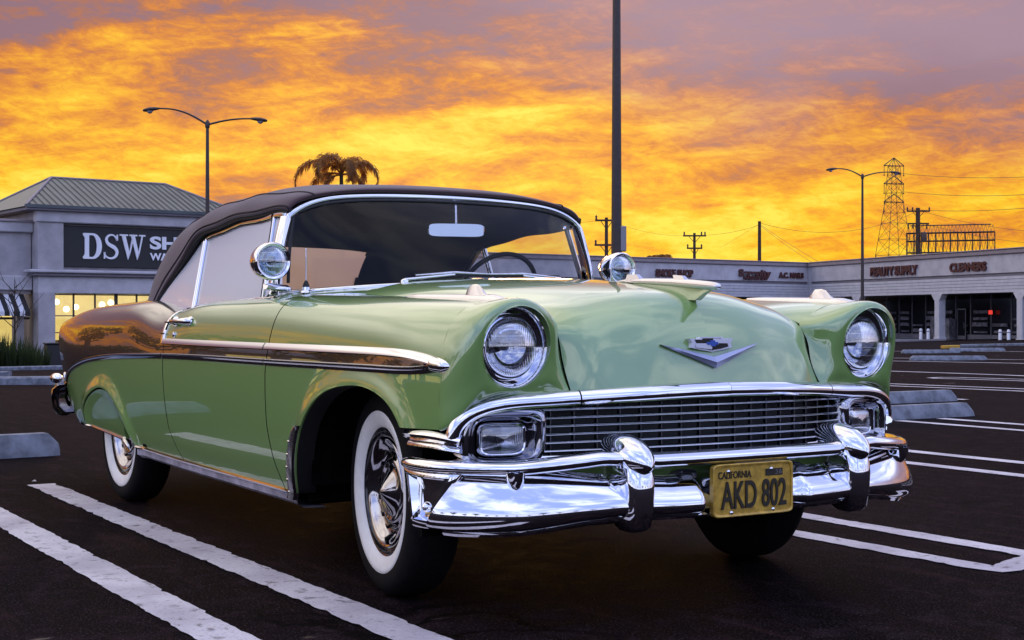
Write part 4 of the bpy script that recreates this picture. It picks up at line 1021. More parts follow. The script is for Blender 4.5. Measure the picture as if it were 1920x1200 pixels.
# ---- bright shelf under each fender's front corner
for s in (-1, 1):
    pts = curve([(.372, .908, .568), (.45, .915, .570), (.53, .910, .571), (.590, .892, .566), (.618, .868, .560)], 24); pts[:, 1] *= s
    mb = MB(); mb.sweep(pts, [(-.06, .020), (.004, .017), (.020, .012), (.028, .003), (.026, -.006), (.012, -.013), (.004, -.018), (.012, -.026), (.012, -.036), (-.06, -.045)], outs=[(0, s, 0)] * 16 + [(.3, s, 0)] * 8)
    mb.build('fender_corner_moulding', 'chrome', car, 50)

# ---- front bumper
bumper = empty('front_bumper', (.9, 0, .4), parent=car)
def bbuild(mb, name, m, par=None, sm=50):
    o = mb.build(name, m, par or bumper, sm)
    if par is None: o.location = (-.9, 0, -.4)
    return o
BPL = curve([(.385, .936), (.47, .944), (.55, .935), (.622, .906), (.695, .858), (.762, .790), (.814, .70), (.850, .60), (.874, .48), (.886, .36), (.893, .18), (.896, 0.0)], 160)
_bd = np.concatenate([[0], np.cumsum(np.linalg.norm(np.diff(BPL, axis=0), axis=1))]); BLEN = _bd[-1]
def bplan(d): return np.array([np.interp(d, _bd, BPL[:, 0]), np.interp(d, _bd, BPL[:, 1])])
def bout(d):
    a, b = bplan(max(0, d - .02)), bplan(min(BLEN, d + .02)); t = b - a; t /= np.linalg.norm(t); o = np.array([-t[1], t[0]])
    return o if o[0] > 0 or o[1] > 0 else -o
ds = np.concatenate([np.linspace(0, .35, 22)[:-1], np.linspace(.35, BLEN, 60)])
full = [(d, -1) for d in ds] + [(d, 1) for d in ds[::-1][1:]]
UP = [(-.050, .020), (-.012, .023), (.006, .021), (.020, .013), (.026, .002), (.023, -.009), (.012, -.018), (-.008, -.021), (-.050, -.020)]
mb = MB(); P = []
for d, s in full:
    c = bplan(d); o = bout(d); y = c[1]; z = lin(y, [0, .36, .44, .54, .66, .78, .95], [.499, .499, .508, .511, .499, .487, .484])
    k = lin(d, [0, .02, .06], [.35, .8, 1.0])
    P.append([(c[0] + a * k * o[0], s * (c[1] + a * k * o[1]), z + b * k) for a, b in UP])
mb.grid(P, cv=True); mb.f.append(tuple(range(9))); mb.f.append(tuple(len(mb.v) - 9 + j for j in range(9))); mb.m += [0, 0]
bbuild(mb, 'upper_bar', 'chrome')
# lower blade: slanted ends, full curved face
PRF = [(-.046, 1.0), (-.036, .985), (-.016, .92), (.004, .82), (.020, .68), (.035, .52), (.044, .37), (.048, .24), (.046, .13), (.038, .05), (.022, -.01), (-.02, -.05), (-.09, -.06)]
mb = MB(); P = []
N_ = 100
for i in range(2 * N_ + 1):
    q = i / (2 * N_); row = []
    for a, b in PRF:
        d0 = .176 + .105 * max(0, min(1, b)); d = d0 + (BLEN - d0) * (1 - abs(1 - 2 * q)); s = -1 if q < .5 else 1
        c = bplan(d); o = bout(d); y = c[1]
        zt = lin(y, [0, .30, .50, .70, .85, .95], [.448, .450, .462, .480, .488, .488]); zb = lin(y, [0, .30, .50, .62, .76, .90, .95], [.338, .340, .345, .333, .312, .303, .306])
        rc = .045 * max(0.0, 1 - (y / .21) ** 4) if y < .21 else 0.0
        row.append((c[0] - rc + (a - .004) * o[0], s * (c[1] + (a - .004) * o[1]), zb + (zt - zb) * b))
    P.append(row)
mb.grid(P); bbuild(mb, 'lower_blade', 'chrome', sm=70)
# lower lip
mb = MB(); P = []
for d, s in [(d, s) for d, s in full if d > .21]:
    c = bplan(d); o = bout(d); y = c[1]; zb = lin(y, [0, .30, .50, .62, .76, .90, .95], [.338, .340, .345, .333, .312, .303, .306]) - .010
    P.append([(c[0] + a * o[0], s * (c[1] + a * o[1]), zb + b) for a, b in [(-.05, .006), (.002, .006), (.006, 0), (0, -.008), (-.05, -.008)]])
mb.grid(P, cv=True); bbuild(mb, 'blade_lip', 'chrome', sm=50)
# closed ends with a recessed panel and bolt
for s in (-1, 1):
    def ep(d, z, o_=0.0):
        c = bplan(d); o = bout(d); return np.array([c[0] + o_ * o[0], s * (c[1] + o_ * o[1]), z])
    QD = np.array([(.002, .472), (.290, .472), (.180, .300), (.078, .298)])
    def bil(u, v): return (QD[0] * (1 - u) + QD[1] * u) * (1 - v) + (QD[3] * (1 - u) + QD[2] * u) * v
    def loop(u0, v0, u1, v1, off):
        c4 = [bil(u0, v0), bil(u1, v0), bil(u1, v1), bil(u0, v1)]; return np.array([ep(*(c4[k] + (c4[(k + 1) % 4] - c4[k]) * t), off) for k in range(4) for t in np.linspace(0, 1, 9)[:-1]])
    cen = ep(*bil(.5, .45), -.016)
    mb = MB(); mb.grid(np.stack([loop(0, 0, 1, 1, -.03), loop(0, 0, 1, 1, .002), loop(.05, .05, .95, .95, .009), loop(.17, .12, .83, .86, .009), loop(.21, .16, .79, .82, -.014), loop(.3, .3, .7, .7, -.018), np.repeat(cen[None], 32, 0)]), cv=True)
    e = bbuild(mb, 'bumper_end', 'chrome', sm=40)
    m2 = MB(); m2.lathe([(.016, -.012), (.016, -.002), (.012, .006), (.005, .010), (.0005, .011)], c=tuple(cen + np.array([-.010, s * .006, -.035])), axis='y', n=20) if s > 0 else m2.lathe([(.016, .012), (.016, .002), (.012, -.006), (.005, -.010), (.0005, -.011)], c=tuple(cen + np.array([-.010, s * .006, -.035])), axis='y', n=20)
    m2.build('end_bolt', 'chrome', e, 50)
    # drop finger under the bar, bolt on the blade
    c = bplan(.44); mb = MB()
    Pf = []
    for z, w_, dpt in ((.478, .030, .030), (.455, .026, .028), (.435, .016, .020), (.424, .003, .006)):
        Pf.append([(c[0] + .006 + dpt * math.cos(a), s * c[1] + w_ * math.sin(a), z) for a in np.linspace(-math.pi, math.pi, 14)[:-1]])
    mb.grid(Pf, cv=True); bbuild(mb, 'bar_drop', 'chrome', sm=50)
    d_ = .42; c = bplan(d_); o = bout(d_); mb = MB()
    rot = Matrix.Rotation(math.atan2(s * o[1], o[0]), 4, 'Z')
    mb.lathe([(.013, -.004), (.013, .002), (.009, .008), (.0005, .010)], c=(c[0] + .022 * o[0], s * (c[1] + .022 * o[1]), .327), axis='x', n=20, rot=rot); bbuild(mb, 'blade_bolt', 'chrome', sm=60)
# guards with bullet tips
for s in (-1, 1):
    mb = MB(); P = []
    for z, w_, dp, xc in ((.292, .022, .014, .876), (.298, .060, .040, .876), (.312, .084, .056, .877), (.36, .092, .064, .879), (.42, .098, .068, .879), (.455, .100, .066, .877), (.485, .092, .058, .872), (.508, .070, .040, .866)):
        ring = []
        for k in range(32):
            a = 2 * math.pi * k / 32; c_, d_ = math.cos(a), math.sin(a); e = .62
            ring.append((xc + dp * math.copysign(abs(c_) ** e, c_), s * .437 + w_ / 2 * math.copysign(abs(d_) ** e, d_), z))
        P.append(ring)
    mb.grid(P, cv=True); g = bbuild(mb, 'bumper_guard', 'chrome', sm=70)
    mb = MB(); rot = Matrix.Rotation(R(14), 4, 'Y')
    prof = [(.001, -.125), (.020, -.119), (.036, -.095), (.051, -.06), (.058, -.02), (.0585, .01), (.055, .036), (.048, .060), (.037, .082), (.022, .101), (.009, .112), (.0005, .115)]
    mb.lathe(prof, c=(.855, s * .435, .517), axis='x', n=40, rot=rot); mb.build('bullet_tip', 'chrome', g, 80)
# body-coloured gravel pan seen through the bumper, brackets
mb = MB(); yy2 = np.linspace(-.84, .84, 50)
mb.grid([[(lin(abs(y), [0, .4, .65, .80, .84], [.835, .815, .745, .62, .55]) + dx, y, z) for y in yy2] for z, dx in ((.50, -.03), (.485, 0), (.43, -.012), (.36, -.05), (.30, -.10))])
mb.build('gravel_pan', 'paint_green', car, 60)
for s in (-1, 1):
    mb = MB(); mb.box((.80, s * .23, .43), (.16, .05, .05), bev=.008); mb.box((.845, s * .215, .445), (.05, .07, .035), bev=.01); bbuild(mb, 'bumper_bracket', 'steel_dark')

# ---- licence plate
def text_mesh(txt, w_, h_, depth, origin, ux, uy, name, m, parent=None, bold=0.0, shear=0.0, loc=None):
    """flat lettering: built from the program's own letter outlines, fitted to w x h, standing at origin with axes ux, uy"""
    cu = bpy.data.curves.new(name, 'FONT'); cu.body = txt; cu.size = 1; cu.extrude = .05; cu.offset = bold; cu.shear = shear
    to = bpy.data.objects.new(name, cu); col.objects.link(to)
    dg = bpy.context.evaluated_depsgraph_get(); me = bpy.data.meshes.new_from_object(to.evaluated_get(dg)); bpy.data.objects.remove(to); bpy.data.curves.remove(cu)
    n = len(me.vertices); V = np.empty(n * 3); me.vertices.foreach_get('co', V); V = V.reshape(-1, 3)
    lo, hi = V.min(0), V.max(0); ux = np.asarray(ux, float); uy = np.asarray(uy, float); uz = np.cross(ux, uy)
    a = (V[:, 0] - lo[0]) / (hi[0] - lo[0]) * w_; b = (V[:, 1] - lo[1]) / (hi[1] - lo[1]) * h_; c = (V[:, 2] - lo[2]) / (hi[2] - lo[2]) * depth
    W = np.asarray(origin, float) + np.outer(a, ux) + np.outer(b, uy) + np.outer(c, uz)
    me.vertices.foreach_set('co', W.ravel()); me.materials.clear(); me.materials.append(MATS[m]); me.update()
    o = bpy.data.objects.new(name, me); col.objects.link(o)
    if parent is not None: o.parent = parent
    if loc is not None: o.location = loc
    return o
plate = empty('licence_plate', (.915, -.006, .398), parent=car)
mb = MB()
mb.prism([(0, a, b) for a, b in rrect(.312, .152, 48, 14)], (-.003, 0, 0)); mb.build('plate_sheet', 'plate_gold', plate, 0)
mb = MB(); oR = rrect(.322, .162, 48, 14); iR = rrect(.306, .146, 48, 14)
mb.grid([[(-.012, a, b) for a, b in oR], [(.004, a, b) for a, b in oR], [(.006, a * .985, b * .97) for a, b in oR], [(.004, a, b) for a, b in iR], [(.0005, a, b) for a, b in iR]], cv=True); mb.build('plate_frame', 'plate_gold', plate, 40)
text_mesh('AKD 802', .262, .086, .004, (.0005, -.128, -.058), (0, 1, 0), (0, 0, 1), 'plate_number', 'plate_black', plate, bold=.012)
text_mesh('CALIFORNIA', .130, .022, .002, (.0005, -.138, .036), (0, 1, 0), (0, 0, 1), 'plate_state', 'plate_black', plate, bold=.010)
mb = MB(); mb.box((.0015, .085, .048), (.003, .070, .022), bev=.001); mb.build('year_tab', 'plate_black', plate, 0)
text_mesh('56', .026, .015, .001, (.0032, .088, .041), (0, 1, 0), (0, 0, 1), 'year_number', 'chrome_dull', plate, bold=.01)
for a, b in ((-.100, .058), (.072, .058), (-.088, -.068), (.080, -.068)):
    mb = MB(); mb.lathe([(.007, 0), (.006, .004), (.003, .006), (.0005, .0065)], c=(.001, a, b), axis='x', n=12); mb.build('plate_bolt', 'chrome', plate, 60)
mb = MB(); mb.box((-.02, 0, .082), (.02, .12, .012), bev=.003); mb.box((-.045, 0, 0), (.07, .2, .1), bev=.01); mb.build('plate_bracket', 'steel_dark', plate, 30)

# ---- hood V and crest
vee = empty('hood_emblem', (.72, 0, .80), parent=car)
mb = MB()
for s in (-1, 1):
    tip = np.array([.736, 0, .764]); notch = np.array([.726, 0, .800]); end = np.array([hood_x(.196, .838) + .012, s * .196, .838])
    n_ = 8; P = []
    for k in range(n_ + 1):
        t = k / n_; lo = tip + (end - tip) * t; hi = notch + (end + np.array([0, 0, .002]) - notch) * t
        xs_ = hood_x(abs(lo[1]), lo[2]); mid = (lo + hi) / 2
        for q in (lo, hi, mid): q[0] = hood_x(abs(q[1]), q[2]) + .010
        bl = lo.copy(); bl[0] -= .03; bh = hi.copy(); bh[0] -= .03; mid[0] += .010 * (1 - t * .7)
        P.append([bl, lo, mid, hi, bh])
    mb.grid(P)
mb.add([(a - .72, b, c - .80) for a, b, c in mb.v], []); mb.v = mb.v[len(mb.v) // 2:]
mb.build('emblem_vee', 'vee_chrome_skytint', vee, 25)
CX = hood_x(0, .842) + .014
shield = [(-.092, .858), (-.055, .857), (-.050, .863), (.040, .863), (.046, .857), (.083, .858), (.074, .842), (.080, .829), (.045, .822), (-.004, .815), (-.050, .822), (-.088, .829), (-.083, .843)]
def shp(pts, x, k=1.0): return [(x - .72, -.004 + (y + .004) * k, .842 + (z - .842) * k - .80) for y, z in pts]
mb = MB(); mb.prism(shp(shield, CX), (-.02, 0, 0)); mb.build('crest_rim', 'crest_silver', vee, 0)
mb = MB(); mb.prism(shp(shield, CX + .002, .80), (-.004, 0, 0)); mb.build('crest_field', 'black_gloss', vee, 0)
mb = MB(); mb.prism([(CX - .717 , a, b) for a, b in [(-.070, .028), (-.004, .028), (-.004, .042), (-.070, .042)]] if False else shp([(-.074, .829), (-.006, .822), (-.006, .842), (-.074, .843)], CX + .004, .95), (-.003, 0, 0))
mb.prism(shp([(.0, .843), (.066, .842), (.066, .857), (.0, .859)], CX + .004, .95), (-.003, 0, 0)); mb.build('crest_quarter', 'crest_silver', vee, 0)
mb = MB(); mb.prism(shp([(-.026, .838), (-.012, .838), (-.010, .833), (.006, .833), (.008, .838), (.020, .838), (.016, .847), (.006, .847), (.004, .852), (-.012, .852), (-.014, .847), (-.030, .847)], CX + .006), (-.004, 0, 0)); mb.build('crest_badge', 'blue_enamel', vee, 0)

# ---- hood ornament: slim jet with two fins on a painted keel
orn = empty('hood_ornament', (.40, 0, 1.03), parent=car)
def oo(p): return (p[0] - .40, p[1], p[2] - 1.03)
xs_ = [.19, .24, .32, .42, .52, .62, .70, .735, .750, .754]; zc = [1.050, 1.051, 1.049, 1.045, 1.040, 1.033, 1.027, 1.024, 1.023, 1.023]; ry = [.003, .009, .013, .015, .016, .016, .014, .012, .008, .0005]; rz_ = [.002, .006, .010, .012, .014, .015, .014, .012, .008, .0005]
mb = MB(); P = []
for x, z, a, b in zip(xs_, zc, ry, rz_): P.append([oo((x, a * math.cos(t), z + b * math.sin(t))) for t in np.linspace(0, 2 * math.pi, 21)[:-1]])
mb.grid(P, cv=True); mb.build('ornament_body', 'satin', orn, 60)
for th_, k in ((.012, 0), (.012, 1)):
    mb = MB()
    pr = [(.255, 1.048), (.262, 1.074), (.316, 1.073), (.352, 1.043)] if k == 0 else [(.533, 1.040), (.517, 1.066), (.566, 1.062), (.597, 1.036)]
    n4 = len(pr); V = [oo((x, -th_ * f, z)) for f in (1,) for x, z in pr] + [oo((x, th_, z)) for x, z in pr]
    V = [oo((x, -th_ * (1 if i in (0, 3) else .55), z)) for i, (x, z) in enumerate(pr)] + [oo((x, th_ * (1 if i in (0, 3) else .55), z)) for i, (x, z) in enumerate(pr)]
    mb.add(V, [(0, 1, 2, 3), (7, 6, 5, 4), (0, 4, 5, 1), (1, 5, 6, 2), (2, 6, 7, 3)])
    mb.build('ornament_fin', 'satin', orn, 20)
mb = MB(); mb.box(oo((.50, 0, 1.046)), (.12, .022, .008), bev=.003)
mb.build('ornament_rib', 'satin', orn, 20)
mb = MB(); P = []
for x, zt in ((.30, 1.044), (.40, 1.040), (.48, 1.036), (.55, 1.031), (.60, 1.027), (.64, 1.023), (.68, 1.020), (.715, 1.018)):
    zbk = lin(x, [.30, .45, .55, .60, .625, .66, .69, .715], [1.030, 1.016, 1.000, .983, .972, .992, 1.008, 1.015]); hw = lin(x, [.30, .5, .62, .715], [.013, .014, .012, .005])
    P.append([oo((x, -hw * 1.25, zbk)), oo((x, -hw * .6, zbk + (zt - zbk) * .5)), oo((x, -hw * .55, zt)), oo((x, hw * .55, zt)), oo((x, hw * .6, zbk + (zt - zbk) * .5)), oo((x, hw * 1.25, zbk))])
mb.grid(P, cv=True); mb.build('ornament_keel', 'paint_green', orn, 50)

# ---- long bright spear with raised sight on each fender crown
for s in (-1, 1):
    fm = empty('fender_ornament', (.35, s * .72, 1.0), parent=car)
    xs_ = np.linspace(.03, .655, 36); y_, z_ = SP(np.minimum(xs_, XN), np.full(36, 9.0)); z_ = z_ + np.where(xs_ > XN, -(xs_ - XN) * .16, 0); y_ = lin(xs_, [.03, .3, .655], [.738, .725, .719])
    P = []
    for x, y, z in zip(xs_, y_, z_):
        k = lin(x, [.03, .10, .40, .56, .63, .655], [.15, .45, .75, 1.0, .9, .5]); hw = .030 * k; ht = .013 * k + .004
        P.append([(x - .35, s * (y + hw) - s * .72, z - 1.002), (x - .35, s * (y + hw * .8) - s * .72, z + ht * .6 - 1.0), (x - .35, s * (y) - s * .72, z + ht - 1.0), (x - .35, s * (y - hw * .8) - s * .72, z + ht * .6 - 1.0), (x - .35, s * (y - hw) - s * .72, z - 1.002)])
    mb = MB(); mb.grid(P); mb.build('ornament_spear', 'satin', fm, 60)
    mb = MB(); Q = []
    for x, h_, hw in ((.395, .016, .010), (.405, .030, .013), (.42, .044, .014), (.455, .046, .014), (.475, .042, .014), (.500, .022, .016), (.525, .012, .018)):
        z = float(SP(x, 9.0)[1])
        Q.append([(x - .35, s * (.722 + hw) - s * .72, z - 1.0), (x - .35, s * (.722 + hw * .45) - s * .72, z + h_ * .85 - 1.0), (x - .35, s * .722 - s * .72, z + h_ - 1.0), (x - .35, s * (.722 - hw * .45) - s * .72, z + h_ * .85 - 1.0), (x - .35, s * (.722 - hw) - s * .72, z - 1.0)])
    mb.grid(Q); mb.add(Q[0], [(0, 1, 2, 3, 4)]); mb.build('ornament_sight', 'satin', fm, 50)

# ---- side mouldings
def moulding(s, xs_, zs_, prof, name, parent, scale=None, m='chrome', out=.0):
    y = YZ(np.minimum(xs_, XN), zs_) - np.where(xs_ > XN, (xs_ - XN) * .25, 0) + out
    p = np.stack([xs_, s * y, zs_], -1); mb = MB(); mb.sweep(p, prof, outs=[(0, s, 0)] * len(xs_), scale=scale)
    return mb.build(name, m, parent, 40)
TPU = [(-.004, -.013), (.011, -.012), (.014, -.008), (.011, .003), (.003, .014), (-.004, .015)]
TP = [(-.004, -.013), (.004, -.012), (.007, -.004), (.0085, .001), (.011, .004), (.011, .009), (.006, .012), (-.004, .013)]
for s in (-1, 1):
    for nm, par, x0, x1 in (('fender', fenders[s], -.737, .575), ('door', doors[s], -1.934, -.747), ('quarter', quarters[s], -4.0, -1.944)):
        xs_ = np.linspace(x0, x1, 60 if nm != 'quarter' else 110); moulding(s, xs_, ZLT(xs_), TP, 'lower_moulding', par)
        if nm != 'quarter':
            moulding(s, xs_, ZUT(xs_), TPU, 'upper_moulding', par)
    # spear tip
    xs_ = np.linspace(.47, .607, 24); zt = (ZLT(np.minimum(xs_, .575)) + ZUT(np.minimum(xs_, .575))) / 2; y = YZ(np.minimum(xs_, XN), zt) - np.where(xs_ > XN, (xs_ - XN) ** 1.4 * 1.2, 0)
    mb = MB(); P = []
    for x, yv, z in zip(xs_, y, zt):
        h_ = lin(x, [.47, .50, .54, .58, .60, .607], [.020, .022, .024, .020, .009, .001]); d_ = lin(x, [.47, .49, .52, .58, .607], [.000, .004, .015, .016, .003])
        P.append([(x, s * (yv - .004), z - h_), (x, s * (yv + d_ * .7), z - h_ * .7), (x, s * (yv + d_), z), (x, s * (yv + d_ * .75), z + h_ * .7), (x, s * (yv - .004), z + h_)])
    mb.grid(P); mb.build('spear_tip', 'chrome', fenders[s], 60)
    # dip moulding behind the door top
    zz = np.linspace(.812, .958, 20); xs_ = XDR(zz) - .012 - .012 * np.clip((zz - .86) / .1, 0, 1) ** 2 * -2
    y = YZ(xs_, zz); p = np.stack([xs_, s * y, zz], -1); mb = MB(); P = []
    for (x, yv, z) in p: P.append([(x - .022, yv - .002 * s, z), (x - .018, yv + .008 * s, z), (x - .004, yv + .010 * s, z), (x + .008, yv + .007 * s, z), (x + .010, yv - .002 * s, z)])
    mb.grid(P)
    for e in (0, len(P) - 1): mb.add(P[e], [(0, 1, 2, 3, 4)])
    mb.build('dip_moulding', 'chrome', quarters[s], 40)
    for z in (.855, .905):
        mb = MB(); q = float(XDR(z)) - .016; mb.box((q, s * (float(YZ(np.array([q]), np.array([z]))[0]) + .009), z), (.036, .006, .006)); mb.build('dip_rib', 'steel_dark', quarters[s], 0)
    # stone guard behind the front wheel
    mb = MB(); P = []
    for k, t in enumerate(np.linspace(0, 1, 30)):
        z = .262 + t * (.545 - .262); xf = float(lin(z, FARCH[:60, 1], FARCH[:60, 0])) - .002; wd = lin(t, [0, .3, .8, .95, 1], [.105, .100, .085, .065, .02])
        row = []
        for f_, dd in ((0, -.012), (0, .010), (.35, .016), (.75, .014), (1, .005)):
            x = xf - wd * f_ ; yv = float(YZ(np.array([x]), np.array([max(z, .29)]))[0]); row.append((x, s * (yv + dd + .002), z))
        P.append(row)
    mb.grid(P); g = mb.build('stone_guard', 'chrome_dull', fenders[s], 50)
    for k in range(5):
        t = .10 + k * .17; z = .262 + t * (.545 - .262); xf = float(lin(z, FARCH[:60, 1], FARCH[:60, 0])); x = xf - .034; yv = float(YZ(np.array([x]), np.array([max(z, .29)]))[0])
        mb = MB(); mb.box((x, s * (yv + .012), z), (.052, .010, .008), bev=.003); mb.build('guard_rib', 'chrome', g, 0)

# ================================================================== wheels
wheel0 = empty('wheel')
mb = MB()
TY = [(.205, -.055), (.235, -.078), (.285, -.090), (.315, -.086), (.336, -.068), (.345, -.045), (.345, .045), (.336, .068), (.318, .084), (.295, .089), (.275, .0865), (.235, .078), (.205, .055)]
mb.lathe(TY, axis='y', n=96)
mb.build('tyre', 'rubber', wheel0, 50)
for k in range(4):
    mb = MB(); y = -.036 + k * .024; mb.lathe([(.3452, y - .004), (.3415, y - .003), (.3415, y + .003), (.3452, y + .004)], axis='y', n=72); mb.build('tread_groove', 'black', wheel0, 40)
mb = MB(); mb.lathe([(.270, .0850), (.267, .0880), (.252, .0868), (.234, .0810), (.218, .0730), (.213, .066)], axis='y', n=96); mb.build('whitewall', 'whitewall', wheel0, 50)
mb = MB(); mb.lathe([(.214, .068), (.207, .066), (.203, .054), (.192, .046)], axis='y', n=80); mb.build('rim', 'black_gloss', wheel0, 50)
hub = MB(); hub.lathe([(0.194,0.046),(0.191,0.06),(0.184,0.066),(0.175,0.064),(0.164,0.054),(0.15,0.043),(0.136,0.036),(0.124,0.033),(0.117,0.035),(0.112,0.041),(0.105,0.045),(0.097,0.044),(0.088,0.04),(0.08,0.04),(0.066,0.047),(0.046,0.059),(0.026,0.071),(0.01,0.079),(0.003,0.0815),(0.0005,0.082)], axis='y', n=96)
hubo = hub.build('wheel_cover', 'chrome_mid', wheel0, 40)
for k in range(14):
    a = 2 * math.pi * k / 14; mb = MB(); rot = Matrix.Rotation(-a, 3, 'Y')
    mb.box(tuple(rot @ Vector((.141, .0385, 0))), (.026, .004, .016), bev=.0015, rot=rot @ Matrix.Rotation(R(-22), 3, 'Z')); mb.build('cover_slot', 'black', hubo, 30)
def place_wheel(x, s, first=False, steer=0):
    o = wheel0 if first else copy_tree(wheel0)
    o.parent = car; o.location = (x, s * (.742 if x > -1 else .752), .345)
    o.rotation_euler = (0, R(11 * (x + s)), R(180 if s < 0 else 0) + R(steer))
place_wheel(0, -1, True, -8); place_wheel(0, 1, False, -8); place_wheel(-2.921, -1); place_wheel(-2.921, 1)
# ================================================================== soft top, glass, cabin
TOP = np.array([
 [(-1.045,0,1.458),(-1.045,.20,1.456),(-1.047,.40,1.448),(-1.052,.56,1.428),(-1.060,.66,1.398),(-1.068,.710,1.356)],
 [(-1.10,0,1.480),(-1.10,.20,1.477),(-1.105,.40,1.467),(-1.11,.57,1.442),(-1.115,.675,1.405),(-1.12,.722,1.352)],
 [(-1.35,0,1.512),(-1.35,.20,1.509),(-1.35,.41,1.496),(-1.35,.58,1.465),(-1.35,.695,1.412),(-1.35,.742,1.350)],
 [(-1.68,0,1.522),(-1.68,.20,1.519),(-1.68,.41,1.505),(-1.67,.58,1.470),(-1.66,.705,1.408),(-1.64,.755,1.334)],
 [(-2.03,0,1.516),(-2.03,.20,1.513),(-2.02,.41,1.498),(-2.01,.58,1.458),(-1.98,.710,1.388),(-1.95,.764,1.298)],
 [(-2.36,0,1.486),(-2.36,.20,1.483),(-2.35,.41,1.470),(-2.32,.58,1.428),(-2.24,.715,1.345),(-2.12,.774,1.228)],
 [(-2.68,0,1.405),(-2.68,.20,1.403),(-2.66,.41,1.392),(-2.60,.59,1.352),(-2.47,.722,1.268),(-2.28,.781,1.142)],
 [(-2.94,0,1.245),(-2.94,.20,1.243),(-2.91,.42,1.232),(-2.83,.605,1.200),(-2.66,.735,1.140),(-2.41,.787,1.062)],
 [(-3.10,0,1.045),(-3.10,.20,1.043),(-3.07,.43,1.035),(-2.97,.625,1.018),(-2.77,.745,1.000),(-2.52,.790,.990)],
])
TOP[1:5, -1, 2] += .016; TOP[1:5, -2, 2] += .008; TOP[5, -1, 2] += .008
tr_ = np.arange(len(TOP)); TQ = spl(tr_, TOP, np.linspace(0, 8, 90)); TQ = np.stack([spl(np.arange(6), q, np.linspace(0, 5, 40)) for q in TQ])
def ripple(P):   # bows under the cloth and slack between them
    Q = P.copy(); x = P[..., 0]
    Q[..., 2] += -.008 * np.sin(np.clip((-(x) - 1.12) / 1.3, 0, 1) * math.pi * 3) ** 2 * (np.abs(P[..., 1]) < 2)
    return Q
TQ = ripple(TQ)
full = np.concatenate([TQ[:, ::-1] * [1, -1, 1], TQ[:, 1:]], axis=1)
def rwin(p): # rounded rear window area
    u, v = abs(p[1]) / .50, abs(p[2] - 1.20) / .125; return p[0] < -2.5 and u ** 5 + v ** 5 < 1
def cut_grid(G, keep):
    m, n = G.shape[:2]; return [(i * n + j, (i + 1) * n + j, (i + 1) * n + j + 1, i * n + j + 1) for i in range(m - 1) for j in range(n - 1) if rwin((G[i, j] + G[i + 1, j + 1]) / 2) != keep]
top = MB(); top.add(full.reshape(-1, 3), cut_grid(full, True))
hem = [full[:, 0], full[:, -1]]
for k, s in ((0, -1), (-1, 1)):
    e = full[:, k]; top.grid(np.stack([e, e + np.array([0, -s * .006, -.008]), e + np.array([0, -s * .03, -.004])]))
f = full[0]; top.grid(np.stack([f, f + np.array([-.004, 0, -.010]), f + np.array([-.03, 0, -.014])]))
topo = top.build('soft_top', 'fabric_top', car, 50)
inner = MB(); gin = (full[1:-1] + np.array([0, 0, -.022]) - np.array([0, .02, 0]) * np.sign(full[1:-1, :, 1:2]) * (np.abs(full[1:-1, :, 1:2]) > .5)); m_i, n_i = gin.shape[:2]; inner.add(gin.reshape(-1, 3), [(i * n_i + j, (i + 1) * n_i + j, (i + 1) * n_i + j + 1, i * n_i + j + 1) for i in range(m_i - 1) for j in range(n_i - 1) if not rwin((full[i + 1, j] + full[i + 2, j + 1]) / 2)]); inner.build('headliner', 'interior', topo, 50)
rwm = MB(); rwm.add((full + np.array([.004, 0, -.006])).reshape(-1, 3), cut_grid(full, False)); rwm.build('rear_window', 'vinyl_window', topo, 50)
for s in (-1, 1):   # binding seams and the rubber channel over the windows
    for j, rr_ in ((26, .004), (38, .005)):
        mb = MB(); pth = TQ[:, j] * [1, s, 1] + np.array([0, 0, .001]); mb.tube(pth, rr_, 6); mb.build('binding', 'fabric_seam', topo, 60)
    mb = MB(); e = TQ[3:, -1] * [1, s, 1]; mb.sweep(e + np.array([0, -s * .016, -.010]), [(-.012, -.010), (.006, -.009), (.008, .010), (-.012, .010)], outs=[(0, s, 0)] * len(e)); mb.build('roof_rail', 'black', topo, 40)
mb = MB(); mb.tube(np.concatenate([TQ[-1][::-1] * [1, -1, 1], TQ[-1][1:]]) + np.array([0, 0, .004]), .008, 8); mb.build('boot_moulding', 'chrome', topo, 60)

# ---- windshield
def wtop(u): u = np.asarray(u, float); return np.stack([-1.052 - .02 * u**2, .700 * u, 1.432 - .03 * u**2 - .070 * np.abs(u)**8], -1)
def wbase(u): u = np.asarray(u, float); return np.stack([-.70 - .06 * u**2 - .29 * np.abs(u)**4, .755 * u, 1.066 - .040 * u**2], -1)
ws = empty('windshield', (-.9, 0, 1.2), parent=car)
U_ = np.linspace(-1, 1, 61); V_ = np.linspace(0, 1, 20); G = []
for v in V_:
    P = wbase(U_) * (1 - v) + wtop(U_) * v
    bul = .045 * math.sin(math.pi * v); P[:, 0] += bul * (1 - np.abs(U_) ** 6); P[:, 1] += np.sign(U_) * .012 * math.sin(math.pi * v) * np.abs(U_) ** 4
    G.append(P)
G = np.array(G)
def wl(P): return np.asarray(P) - np.array([-.9, 0, 1.2])
mb = MB(); mb.grid(wl(G)); mb.build('windshield_glass', 'windshield_glass', ws, 80)
loop = np.concatenate([G[:, 0], G[-1, 1:-1], G[::-1, -1], ])
mb = MB(); hd = np.concatenate([G[8:, 0], G[-1, 1:-1], G[:7:-1, -1]]); out = hd - np.array([-.95, 0, 1.15]); 
FR = [(-.008, -.011), (.006, -.011), (.012, -.004), (.012, .005), (.006, .011), (-.008, .011)]
mb.tube(wl(hd), .013, 10); mb.build('windshield_frame', 'chrome', ws, 60)
